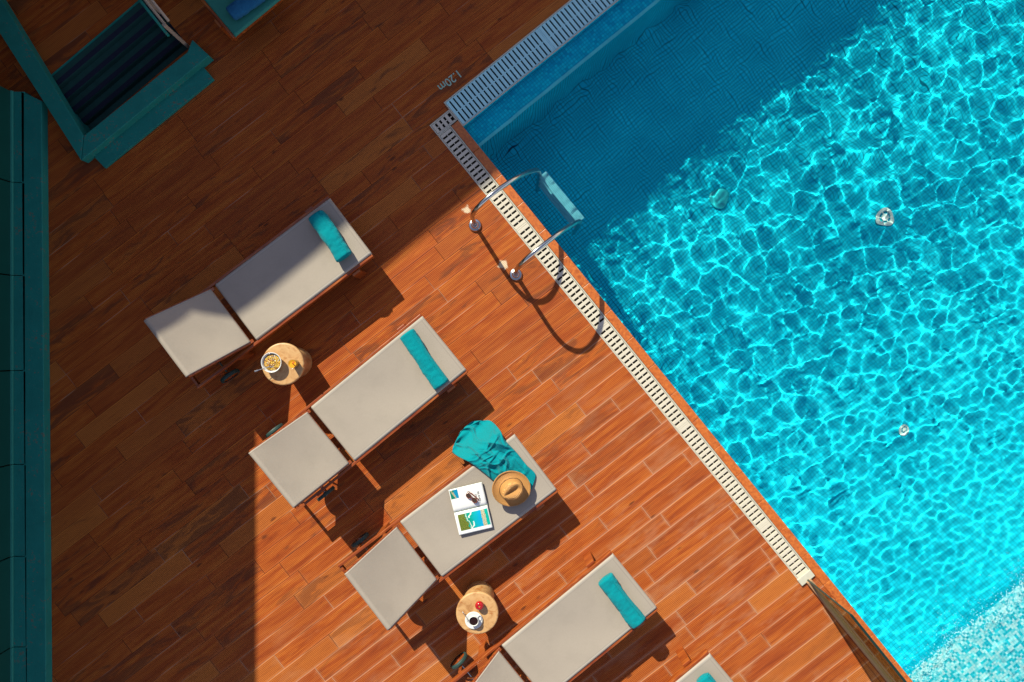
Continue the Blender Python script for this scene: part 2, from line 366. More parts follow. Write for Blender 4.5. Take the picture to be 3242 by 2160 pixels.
# water surface: a sum of many small travelling waves
def water():
    dx = 0.0135; nx, ny = int(SF / dx), int(TF / dx)
    s = np.linspace(0, SF, nx + 1); t = np.linspace(0, TF, ny + 1)
    SS, TT = np.meshgrid(s, t, indexing='ij')
    rs = np.random.RandomState(11); h = np.zeros_like(SS); h2 = np.zeros_like(SS)
    for k in range(70):
        lam = 0.14 * (0.38 / 0.14) ** rs.rand(); kk = 2 * np.pi / lam; a = rs.rand() * 2 * np.pi
        h += (lam ** 1.35) * np.sin(kk * (np.cos(a) * SS + np.sin(a) * TT) + rs.rand() * 6.283)
    for k in range(60):
        lam = 0.075 * (0.16 / 0.075) ** rs.rand(); kk = 2 * np.pi / lam; a = rs.rand() * 2 * np.pi
        h2 += (lam ** 1.6) * np.sin(kk * (np.cos(a) * SS + np.sin(a) * TT) + rs.rand() * 6.283)
    gx, gy = np.gradient(h, dx); h *= WAVE1 / np.sqrt((gx ** 2 + gy ** 2).mean())
    gx, gy = np.gradient(h2, dx); h2 *= WAVE2 / np.sqrt((gx ** 2 + gy ** 2).mean())
    far = 1 / (1 + np.exp(-((TT - 4.6) + (SS - 2.2) * 0.35) / 0.7))     # broken small chop towards the shallow end
    h = h * (1.0 - 0.62 * far) + h2 * (0.55 + 0.75 * far)
    cr = np.clip((TT - 0.25) / 0.45, 0, 1); h = h * (2.2 - 1.2 * cr * cr * (3 - 2 * cr))      # livelier under the overflow edge
    edge = np.clip(SS / 0.05, 0, 1) * np.clip(TT / 0.05, 0, 1)
    h = h * edge
    co = np.empty(SS.shape + (3,), np.float32)
    co[..., 0] = OP.x + EP.x * SS + DP.x * TT; co[..., 1] = OP.y + EP.y * SS + DP.y * TT; co[..., 2] = ZW + h
    nv = (nx + 1) * (ny + 1); idx = np.arange(nv).reshape(nx + 1, ny + 1)
    q = np.stack([idx[:-1, :-1], idx[:-1, 1:], idx[1:, 1:], idx[1:, :-1]], -1).reshape(-1, 4)
    me = bpy.data.meshes.new("water"); me.vertices.add(nv); me.vertices.foreach_set("co", co.reshape(-1))
    nf = len(q); me.loops.add(nf * 4); me.loops.foreach_set("vertex_index", q.reshape(-1).astype(np.int32))
    me.polygons.add(nf); me.polygons.foreach_set("loop_start", np.arange(0, nf * 4, 4, dtype=np.int32))
    me.polygons.foreach_set("use_smooth", np.ones(nf, bool)); me.update(); me.validate()
    if me.polygons[0].normal.z < 0: me.flip_normals()
    return me
WAVE1, WAVE2 = 0.0365, 0.018
wo = link("water", water(), M_water); tag(wo, kind="structure"); wo.cycles.is_caustics_caster = True

# drain cover, and white rings added for bright glints on the water
def fitting_or_glint(px, py, r, lab, white=True):
    # apparent -> real place: find the floor point seen at this pixel (flat water)
    dx, dy = (px - CX) / F, -(py - CY) / F
    sn = math.hypot(dx, dy); tt = math.tan(math.asin(math.sin(math.atan(sn)) / 1.333)); z = -1.2
    for _ in range(6):
        dz = ZW - z; q = Vector((dx * (H - ZW) + dx / sn * tt * dz, dy * (H - ZW) + dy / sn * tt * dz, z)); z = floor_z((q - OP).dot(DP)) + 0.02
    b = MB()
    if white:
        b.lathe([(r, 0), (r, 0.008), (r * 0.62, 0.010), (r * 0.58, 0)], 32, q, cap=False); b.lathe([(r * 0.36, 0), (r * 0.34, 0.009), (0.001, 0.010)], 24, q)
        for k in range(6): b.box(q + Vector((math.cos(k * 1.047), math.sin(k * 1.047), 0)) * r * 0.5 + Vector((0, 0, 0.004)), (r * 0.3, r * 0.07, 0.006), rz=k * 1.047)
    else: b.lathe([(r, 0), (r, 0.006), (r * 0.92, 0.010), (0.001, 0.010)], 32, q)
    o = b.build("drain_or_glint", M_glint if white else M_fit2, smooth=False); o.cycles.is_caustics_receiver = True
    return tag(o, lab, "pool fitting")
M_glint = plain("white_glint", (0.82, 0.84, 0.80), 0.4, var=0.03)
M_fit2 = plain("teal_plastic", (0.0, 0.52, 0.60), 0.4, var=0.1)
fitting_or_glint(2275, 630, 0.105, "round dull teal drain cover on the pool floor near the shade edge", False)
fitting_or_glint(2800, 690, 0.10, "larger white ring added for a glint, in the upper right of the pool")
fitting_or_glint(2860, 1362, 0.06, "smaller white ring added for a glint, below the larger white ring")

# foam where the water breaks over the shallow shelf
def foam():
    rr = random.Random(9); b = MB()
    lobes = [(rr.uniform(0, 5.5), rr.uniform(0.04, 0.16)) for _ in range(26)]
    for k in range(4600):
        c, w_ = rr.choice(lobes); s_ = c + rr.gauss(0, 0.16)
        if not 0.02 < s_ < 5.8: continue
        t_ = T_SHELF + rr.gauss(-0.02, w_ * (0.9 if rr.random() < 0.8 else 2.0)) + 0.05 * math.sin(s_ * 7)
        q = PM(s_, t_, ZW + 0.0035); r_ = rr.uniform(0.0012, 0.0040) * (0.6 if abs(t_ - T_SHELF) > 0.10 else 1)
        m = Matrix.Translation(q) @ Matrix.Rotation(rr.random() * 6, 4, 'Z') @ Matrix.Diagonal(Vector((r_ * rr.uniform(1, 2.4), r_, 0.002, 1)))
        bmesh.ops.create_circle(b.b, cap_ends=True, segments=7, radius=1.0, matrix=m)
    tag(b.build("foam", M_foam, fix=False), "white foam flecks along the edge of the shallow shelf", "foam", kind="stuff")
M_foam = plain("foam", (0.45, 0.86, 0.90), 0.6, var=0.05)
foam()

# ------------------------------------------------------------------ deck with openings
well = [D(140, 255), D(463, -20), D(600, 150), D(268, 430)]
deck_outer = [D(-3000, -3200), D(5000, -3200), D(5000, 4200), D(-3000, 4200)]
# opening = outer outline of grates + coping + pool
TG = 1787
op = [P(-80, -71), P(0, -71), P(0, -99), P(2600, -99), P(2600, 2700), P(-28, 2700), P(-28, TG), P(-80, TG)]
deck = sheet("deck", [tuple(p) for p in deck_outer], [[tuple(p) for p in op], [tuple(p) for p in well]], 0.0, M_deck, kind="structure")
b = MB()                                            # gutter under the grates
b.quad([P(-80, -71, -0.07), P(-28, -71, -0.07), P(-28, TG, -0.07), P(-80, TG, -0.07)])
b.quad([P(-28, -99, -0.071), P(2600, -99, -0.071), P(2600, 0, -0.071), P(-28, 0, -0.071)])
for a, c in ((P(-80, -71), P(-80, TG)), (P(-28, -28), P(-28, TG)), (P(0, -99), P(2600, -99)), (P(-80, -71), P(0, -71)), (P(-80, TG), P(-28, TG)), (P(0, -99), P(0, -71))):
    b.quad([(a.x, a.y, -0.08), (c.x, c.y, -0.08), (c.x, c.y, -0.0005), (a.x, a.y, -0.0005)])
tag(b.build("gutter", M_dark), kind="structure")

# coping boards along the pool edge
b = MB(); t = -26.0; rr = random.Random(3)
cop = empty("pool_coping", P(0, 0), 0, label="narrow strip of orange brown wooden boards between the long cream grate and the water", cat="pool edge")
while t < 2260:
    ln = 0.335 * S; t1 = min(t + ln, 2262)
    q = MB(); c0 = (t + t1) / 2
    b.box(P(-13.5, c0, -0.02), (28.0 / S, (t1 - t - 0.8) / S, 0.05), rz=PANG); t = t1
o = b.build("coping_boards", M_coping, None, bevel=0.004); o.parent = cop; o.matrix_parent_inverse = Matrix.Translation(cop.location).inverted()

# ------------------------------------------------------------------ drain grates
def grate(name, s0, s1, t0, t1, lab, along='t', pitch=0.0515, slot=0.0205, mat=None, z=0.002):
    """two rows of slots; along = direction in which the slots repeat"""
    root = empty(name, P(s0, t0), 0, label=lab, cat="drain grate")
    inv = Matrix.Translation(root.location).inverted()
    f = MB(); fw = 0.011 * S
    f.box(P(s0 + fw / 2, (t0 + t1) / 2, z - 0.010), (fw / S, (t1 - t0) / S, 0.026), rz=PANG)
    f.box(P(s1 - fw / 2, (t0 + t1) / 2, z - 0.010), (fw / S, (t1 - t0) / S, 0.026), rz=PANG)
    f.box(P((s0 + s1) / 2, t0 + fw / 2, z - 0.011), ((s1 - s0 - 2 * fw) / S, fw / S, 0.024), rz=PANG)
    f.box(P((s0 + s1) / 2, t1 - fw / 2, z - 0.011), ((s1 - s0 - 2 * fw) / S, fw / S, 0.024), rz=PANG)
    o = f.build("grate_frame", M_frame, None, bevel=0.002); o.parent = root; o.matrix_parent_inverse = inv
    g = MB(); i0, i1, j0, j1 = s0 + fw + 1, s1 - fw - 1, t0 + fw + 1, t1 - fw - 1
    bar = (pitch - slot)
    if along == 't':
        nb = int((j1 - j0) / S / pitch)
        for k in range(nb + 1):
            c = j0 + (k * pitch + bar / 2) * S
            if c + bar * S / 2 > j1: break
            if k % 24 == 23: g.box(P((i0 + i1) / 2, c - pitch * S / 2, z - 0.0135), ((i1 - i0) / S, slot * 0.80, 0.018), rz=PANG)
            g.box(P((i0 + i1) / 2, c, z - 0.013), ((i1 - i0) / S, bar, 0.018), rz=PANG)
        for u in (0.0, 0.5, 1.0):
            g.box(P(i0 + 1.2 + (i1 - i0 - 2.4) * u, (j0 + j1) / 2, z - 0.0145), (0.008, (j1 - j0) / S, 0.017), rz=PANG)
    else:
        nb = int((i1 - i0) / S / pitch)
        for k in range(nb + 1):
            c = i0 + (k * pitch + bar / 2) * S
            if c + bar * S / 2 > i1: break
            if k % 26 == 25: g.box(P(c - pitch * S / 2, (j0 + j1) / 2, z - 0.0135), (slot * 0.80, (j1 - j0) / S, 0.018), rz=PANG)
            g.box(P(c, (j0 + j1) / 2, z - 0.013), (bar, (j1 - j0) / S, 0.018), rz=PANG)
        for u in (0.0, 0.5, 1.0):
            g.box(P((i0 + i1) / 2, j0 + 1.2 + (j1 - j0 - 2.4) * u, z - 0.0145), ((i1 - i0) / S, 0.010, 0.017), rz=PANG)
    o = g.build("slotted_cover", mat or M_grate, None, bevel=0.0015); o.parent = root; o.matrix_parent_inverse = inv
M_frame = plain("grate_frame_cream", (0.58, 0.56, 0.46), 0.5, var=0.1)
grate("drain_grate", -80, -28.5, -28, TG, "long cream two row grate running down the left side of the pool")
grate("drain_grate", -80, -0.5, -70.5, -28.5, "short square end of grate at the pool corner, turning under the wide grate", along='s')
grate("drain_grate", 0.5, 2600, -98.5, -1, "wide grate with long slots along the top shaded edge of the pool", along='s', pitch=0.046, slot=0.015, mat=M_grate2)

# white edge stone at the lower end of the coping
b = MB(); b.prism([tuple(P(-28, 2264)), tuple(P(0, 2264)), tuple(P(8, 2330)), tuple(P(8, 2500)), tuple(P(-70, 2500)), tuple(P(-70, 2300))][::-1], -0.05, 0.05)
tag(b.build("edge_stone", M_white, bevel=0.01), "white rounded edge stone at the bottom end of the coping boards", "edge stone")

# ------------------------------------------------------------------ depth marking
def depth_mark():
    cu = bpy.data.curves.new("t", 'FONT'); cu.body = "1.20m"; cu.size = 0.112; cu.extrude = 0.0008; cu.offset = 0.0012
    o = bpy.data.objects.new("t", cu); COL.objects.link(o)
    me = bpy.data.meshes.new_from_object(o.evaluated_get(bpy.context.evaluated_depsgraph_get())); bpy.data.objects.remove(o)
    xs = [v.co.x for v in me.vertices]; mx = (min(xs) + max(xs)) / 2; ys = [v.co.y for v in me.vertices]; my = (min(ys) + max(ys)) / 2
    for v in me.vertices: v.co.x = (v.co.x - mx) * 0.95; v.co.y = (v.co.y - my)
    o = link("depth_marking", me, M_mark); c = D(1423, 258); o.location = (c.x, c.y, 0.003); o.rotation_euler = (0, 0, math.atan2(-0.62, -0.784))
    tag(o, "pale green 1.20m depth marking painted on the boards beside the wide grate", "marking")
nM = N("worn_paint"); v = nM.obj(); f = nM.noise(v, 90.0, 3)
M_mark = nM.set(col=nM.mix(nM.smooth(f, 0.42, 0.6), (0.20, 0.60, 0.47), (0.55, 0.50, 0.42)), rough=0.7)
depth_mark()

# ------------------------------------------------------------------ pool ladder
def ladder():
    base1 = D(1504, 714); base2 = D(1633, 870); mid = (base1 + base2) / 2
    root = empty("pool_ladder", mid, 0, label="bright steel pool ladder with two curved rails hooked over the coping", cat="ladder")
    inv = Matrix.Translation(mid).inverted()
    prof = [(0, 0), (0, 0.2), (0.0, 0.42), (0.01, 0.55), (0.045, 0.65), (0.11, 0.72), (0.20, 0.75), (0.31, 0.735), (0.43, 0.675), (0.55, 0.57), (0.66, 0.43), (0.745, 0.27), (0.785, 0.1), (0.80, -0.1), (0.80, -0.5), (0.80, -1.0)]
    # smooth the profile by sampling a catmull-rom curve
    pts = []
    for i in range(len(prof) - 1):
        p0 = Vector(prof[max(i - 1, 0)]); p1 = Vector(prof[i]); p2 = Vector(prof[i + 1]); p3 = Vector(prof[min(i + 2, len(prof) - 1)])
        for k in range(4):
            u = k / 4; pts.append(0.5 * ((2 * p1) + (p2 - p0) * u + (2 * p0 - 5 * p1 + 4 * p2 - p3) * u * u + (3 * p1 - p0 - 3 * p2 + p3) * u ** 3))
    pts.append(Vector(prof[-1]))
    parts = []
    for bs in (base1, base2):
        b = MB(); b.tube([bs + EP * q.x + Vector((0, 0, q.y)) for q in pts], 0.0205, 16)
        parts.append(b.build("rail", M_steel, smooth=True))
        b = MB(); b.lathe([(0.062, 0.0), (0.062, 0.010), (0.055, 0.022), (0.036, 0.030), (0.026, 0.045), (0.0206, 0.046)], 36, bs, cap=True)
        parts.append(b.build("flange", M_steel, smooth=False, bevel=0.002))
    w = (base2 - base1); wl = w.length; wd = w.normalized(); ang = math.atan2(wd.y, wd.x)
    for z in (-0.10, -0.36, -0.62):
        b = MB(); c = mid + EP * 0.83 + Vector((0, 0, z))
        b.box(c, (wl - 0.03, 0.085, 0.022), rz=ang)
        for k in range(-2, 3): b.box(c + EP * (k * 0.016) + Vector((0, 0, 0.013)), (wl - 0.08, 0.006, 0.004), rz=ang)
        parts.append(b.build("tread", M_tread, bevel=0.003))
    for o in parts:
        o.parent = root; o.matrix_parent_inverse = inv; o.cycles.is_caustics_receiver = True
M_tread = plain("tread_plastic", (0.22, 0.66, 0.80), 0.35, var=0.05)
ladder()

# ------------------------------------------------------------------ sun loungers
def lounger(hx, hy, dx, dy, deg, label, fab=None, group="sun loungers on the wooden deck"):
    """hinge point on the floor (photo pixels from the centre), direction to the head in the photo"""
    ang = math.atan2(-dy, dx)
    root = empty("sun_lounger", (hx / S, -hy / S, 0), ang, label=label, cat="sun lounger", group=group)
    b = MB()
    for s in (-1, 1):
        b.box((-0.33, s * 0.334, 0.302), (2.02, 0.026, 0.072))
    b.box((0.665, 0, 0.300), (0.026, 0.642, 0.05)); b.box((-1.325, 0, 0.300), (0.024, 0.642, 0.05)); b.box((-0.03, 0, 0.290), (0.03, 0.642, 0.045))
    b.box((-0.7, 0, 0.285), (0.03, 0.642, 0.03))
    b.build("frame", M_rail, root, bevel=0.004)
    for x in (-1.12, 0.20):
        for s in (-1, 1):
            b = MB(); b.box((x, s * (0.3625 if x < 0 else 0.334), 0.150 if x < 0 else 0.132), (0.085, 0.028, 0.30 if x < 0 else 0.264)); b.build("leg", M_rail, root, bevel=0.004)
    for s in (-1, 1):
        b = MB(); Mx = Matrix.Translation(Vector((0.45, s * 0.385, 0.098))) @ Matrix.Rotation(R(90), 4, 'X')
        b.lathe([(0.078, -0.017), (0.094, -0.017), (0.098, -0.008), (0.098, 0.008), (0.094, 0.017), (0.078, 0.017)], 40, M=Mx, cap=False)
        wh = b.build("wheel", M_rubber, root, smooth=False)
        b = MB(); b.lathe([(0.0785, -0.011), (0.02, -0.014), (0.018, -0.022), (0.018, 0.022), (0.02, 0.014), (0.0785, 0.011)], 40, M=Mx)
        b.build("hub", M_rail, wh)
    b = MB(); b.tube([(0.45, -0.37, 0.098), (0.45, 0.37, 0.098)], 0.010, 8); b.build("axle", M_steel, root)
    for s in (-1, 1):
        b = MB(); b.box((0.45, s * 0.352, 0.19), (0.035, 0.010, 0.17)); b.build("wheel_bracket", M_rail, root, bevel=0.002)
    # seat sling with hems
    rr = random.Random(int(hx * 7 + hy)); ph = [rr.random() * 6.28 for _ in range(4)]
    b = MB(); W = 0.320
    def seat(u, v):
        x = -1.345 + u * 1.325; y = (v * 2 - 1) * W
        z = 0.352 - 0.016 * (1 - (v * 2 - 1) ** 2) * math.sin(math.pi * min(1, max(0, u))) + 0.0022 * math.sin(x * 9 + y * 7 + ph[0]) * (1 - (v * 2 - 1) ** 4)
        e = min(u, 1 - u) * 1.325
        if e < 0.012: z -= (0.012 - e) * 1.6
        ev = min(v, 1 - v) * 2 * W
        if ev < 0.010: z -= (0.010 - ev) * 1.2
        return (x, y, z)
    fab = fab or M_fabric; b.grid(110, 60, seat, 0.004); st = b.build("seat_sling", fab, root, smooth=True)
    b = MB()
    for x in (-1.30, -0.055): b.box((x, 0, 0.3525 - 0.003), (0.003, 0.62, 0.0025))
    # backrest
    A = R(deg); ux, uz = math.cos(A), math.sin(A); Lb = 0.665
    def bk(l, y, n=0.0): return (0.012 + ux * l - uz * n, y, 0.335 + uz * l + ux * n)
    b.b.free()
    b = MB()
    Mb = Matrix.Translation(Vector((0.012, 0, 0.335))) @ Matrix.Rotation(-A, 4, 'Y')
    for s in (-1, 1): b.box((Lb / 2 - 0.005, s * 0.3015 if False else s * 0.299, -0.012), (Lb + 0.01, 0.034, 0.036), Mb)
    b.box((Lb - 0.012, 0, -0.012), (0.028, 0.563, 0.03), Mb); b.box((0.03, 0, -0.012), (0.028, 0.563, 0.03), Mb)
    b.box((0.30, 0, -0.03), (0.03, 0.60, 0.02), Mb)
    br = b.build("backrest_frame", M_rail, root, bevel=0.004)
    b = MB()
    def back(u, v):
        l = 0.012 + u * (Lb + 0.006); y = (v * 2 - 1) * 0.302
        n = 0.016 - 0.018 * (1 - (v * 2 - 1) ** 2) * math.sin(math.pi * u) + 0.0016 * math.sin(l * 14 + y * 9 + ph[1]) * (1 - (v * 2 - 1) ** 4)
        e = min(u, 1 - u) * Lb
        if e < 0.02: n -= (0.02 - e) * 1.2
        return bk(l, y, n)
    b.grid(56, 56, back, 0.004); b.build("backrest_sling", fab, root, smooth=True)
    # prop stay between the raised back and the base frame
    for s in (-1, 1):
        b = MB(); p = bk(0.30, s * 0.27, -0.03); b.tube([p, (0.42, s * 0.27, 0.30)], 0.008, 8); b.build("prop_stay", M_steel, root)
    return root
M_shadefab = plain('shaded_sling_fabric', (0.02, 0.22, 0.17), 0.8, var=0.2, scale=8)  # same sling fabric with its deep shade put into the colour
M_bluetowel = plain('blue_terry', (0.003, 0.12, 0.27), 0.95, var=0.3, scale=200, bump=0.003)
lounger(-838, -81, -0.798, 0.602, 42, "lounger half in building shade with a thick rolled towel, beside the bowl stool")
lounger(-546, 285, -0.775, 0.632, 43.5, "sunlit lounger holding only a rolled towel, above the lounger with the hat")
lounger(-280, 632, -0.795, 0.607, 46, "lounger under the straw hat, the open magazine and the draped towel")
lounger(29, 1002, -0.773, 0.634, 44, "lounger with a rolled towel standing just right of the apple stool")
lounger(323, 1304, -0.770, 0.638, 44, "lounger showing only its foot end corner and a towel tip at the bottom edge")
lounger(-1036, -1323, -0.64, -0.768, 40, "lounger with teal shade put into its fabric colour and a blue towel, alone at the top edge", M_shadefab)

# ------------------------------------------------------------------ rolled towels
def towel(cx, cy, dx, dy, L, W, lab, h=0.352, T=0.085, seed=1, tm=None):
    tm = tm or M_towel
    q = G(cx, cy, h + T / 2); ang = math.atan2(-dy, dx); rr = random.Random(seed)
    b = MB(); seg, n = 44, 60; rings = []
    p1, p2, p3 = rr.random() * 6, rr.random() * 6, rr.random() * 6
    for i in range(n + 1):
        u = i / n; x = (u - 0.5) * L
        e = min(u, 1 - u) * L; sc = 1.0 if e > 0.012 else 0.90 + 0.10 * math.sqrt(max(0, 1 - (1 - e / 0.012) ** 2))
        wv = 1 + 0.05 * math.sin(u * 7 + p1) + 0.03 * math.sin(u * 17 + p2); bend = 0.010 * math.sin(u * 3.0 + p3)
        ring = []
        for k in range(seg):
            a = 2 * math.pi * k / seg; ca, sa = math.cos(a), math.sin(a)
            y = math.copysign(abs(ca) ** 0.86, ca) * W / 2 * sc * wv; z = math.copysign(abs(sa) ** 0.84, sa) * T / 2 * sc * (1 + 0.05 * math.sin(u * 11 + p1 + a))
            wr = mnoise.noise(Vector((x * 26, k * 0.28, seed * 3.3))) * 0.0045 + mnoise.noise(Vector((x * 70, k * 0.5, seed))) * 0.0018
            y += ca * wr; z += sa * wr
            ring.append(b.b.verts.new((x, y + bend, z + T / 2)))
        rings.append(ring)
    for A, B in zip(rings, rings[1:]):
        for k in range(seg): b.b.faces.new((A[k], A[(k + 1) % seg], B[(k + 1) % seg], B[k]))
    b.b.faces.new(rings[0][::-1]); b.b.faces.new(rings[-1])
    root = b.build("rolled_towel", tm, None, smooth=True)
    root.location = (q.x, q.y, h - 0.004); root.rotation_euler = (0, 0, ang)
    # wound end: a spiral ridge on each end face, and the loose outer flap
    for sx in (-1, 1):
        b = MB(); pts = []
        for k in range(60):
            a = k / 59 * 4.6 * math.pi; r = 0.97 - 0.86 * k / 59
            pts.append((sx * (L / 2 - 0.001), math.cos(a) * r * W / 2 * 0.84, T / 2 + math.sin(a) * r * T / 2 * 0.84))
        b.tube(pts, 0.0055, 6); b.build("spiral_fold", tm, root, smooth=True)
    b = MB(); b.grid(40, 4, lambda u, v: ((u - 0.5) * L * 0.985, W * (0.30 + 0.16 * v + 0.008 * math.sin(u * 9)), T * (0.945 - 0.20 * v - 0.10 * v * v) + 0.003), 0.006)
    b.build("loose_hem", tm, root, smooth=True)
    tag(root, lab, "towel", "rolled towels on the loungers"); return root
towel(1044, 748, 205, 295, 0.47, 0.162, "thick rolled towel half in shade on the topmost sunlit lounger", T=0.12, seed=2)
towel(1343, 1137.5, 260, 360, 0.57, 0.150, "long flat rolled towel on the lounger below the bowl stool", T=0.085, seed=3)
towel(1969, 1902, 215, 265, 0.51, 0.155, "rolled towel with its wound end showing on the lounger right of the apple stool", T=0.11, seed=4)
towel(2280, 2212, 205, 260, 0.50, 0.145, "towel tip peeking in at the bottom edge of the photo", T=0.085, seed=5)
towel(801, -10, 0.785, -0.62, 0.52, 0.150, "dark blue towel on the shaded lounger at the top edge", T=0.085, seed=6, tm=M_bluetowel)

# ------------------------------------------------------------------ draped towel
def draped():
    ox, oy, sc = 1400, 1310, 3.825
    # two long borders in the photo crop, from the far end (off the rail) to the end under the hat
    A = [(118, 470), (190, 520), (345, 600), (470, 690), (620, 810), (770, 905), (930, 985), (1010, 1010)]
    B = [(345, 150), (560, 80), (700, 200), (760, 320), (900, 470), (1020, 620), (1130, 740), (1085, 880)]
    M1 = [(130, 400), (240, 320), (460, 420), (610, 520), (760, 640), (890, 760), (1020, 870), (1050, 950)]
    M2 = [(220, 215), (400, 90), (590, 290), (690, 420), (830, 560), (960, 690), (1090, 810), (1090, 900)]
    def pick(L, u):
        f = u * (len(L) - 1); i = min(int(f), len(L) - 2); r = f - i
        p0, p1, p2, p3 = [Vector(L[min(max(j, 0), len(L) - 1)]) for j in (i - 1, i, i + 1, i + 2)]
        return 0.5 * ((2 * p1) + (p2 - p0) * r + (2 * p0 - 5 * p1 + 4 * p2 - p3) * r * r + (3 * p1 - p0 - 3 * p2 + p3) * r ** 3)
    lines = [A, M1, M2, B]
    # rail line in the photo: foot corner (1620,1382) to (1258,1660)
    def fn(u, v):
        c = [pick(L, u) for L in lines]; f = v * 3; i = min(int(f), 2); r = f - i; r = r * r * (3 - 2 * r) * 0.35 + r * 0.65
        q = c[i].lerp(c[i + 1], r); px, py = ox + q.x / sc, oy + q.y / sc
        sd = (px - 1620) * 0.609 + (py - 1382) * 0.793            # distance inside the rail, in photo pixels
        k = min(1, max(0, (sd + 92) / 72)); k = k * k * (3 - 2 * k)
        # folds run along the towel
        w = 0.5 + 0.5 * math.sin(v * 15.0 + 1.5 * math.sin(u * 5.0) + u * 3.0)
        w2 = 0.5 + 0.5 * math.sin(v * 31.0 - u * 9.0 + 2.0 * math.sin(u * 7 + v * 3))
        w3 = math.sin(u * 23 + v * 6) * 0.5 + 0.5
        env = math.sin(math.pi * min(1, max(0, v))) ** 0.35
        cr = abs(math.sin(v * 7.5 + 0.9 * math.sin(u * 4.0) + u * 5.0)) ** 0.5; cr2 = abs(math.sin(v * 4.0 - 7.5 * u + 1.0)) ** 0.55
        fold = (0.030 * w ** 1.6 + 0.010 * w2 + 0.008 * w3 + 0.040 * cr + 0.036 * cr2) * (1.0 - 0.30 * u) * env
        wx, wy = px * 0.006, py * 0.006
        ax_, ay_ = (wx * 0.63 + wy * 0.78), (wx * 0.78 - wy * 0.63)          # along and across the towel
        q0 = mnoise.noise(Vector((ax_ * 1.6, ay_ * 1.6, 3.1)))
        rg = max(0.0, 1 - abs(mnoise.noise(Vector((ax_ * 2.2 + q0 * 1.2, ay_ * 4.4 + q0 * 1.6, 7.7)))) * 4.5)
        rg2 = max(0.0, 1 - abs(mnoise.noise(Vector((ax_ * 6.0 - q0 * 2.0, ay_ * 3.6 + q0 * 2.0, 1.3)))) * 4.0)
        fold = fold * 0.55 + (0.036 * rg + 0.018 * rg2) * env
        fold += 0.016 * (0.5 + 0.5 * math.sin(u * 13 + 4 * v)) * env * (1 - k * 0.4)
        mid = 0.020 * math.exp(-((u - 0.42) / 0.10) ** 2) * env
        fold *= 1 - 0.85 * min(1, max(0, (u - 0.62) / 0.16))
        h = 0.045 + (0.364 - 0.045) * k + fold + mid
        return G(px, py, h)
    b = MB(); b.grid(200, 140, fn, 0.010)
    o = b.build("draped_towel", M_towel, None, smooth=True, fix=True)
    tag(o, "crumpled teal towel spilling over the side of the lounger from under the straw hat", "towel")
draped()

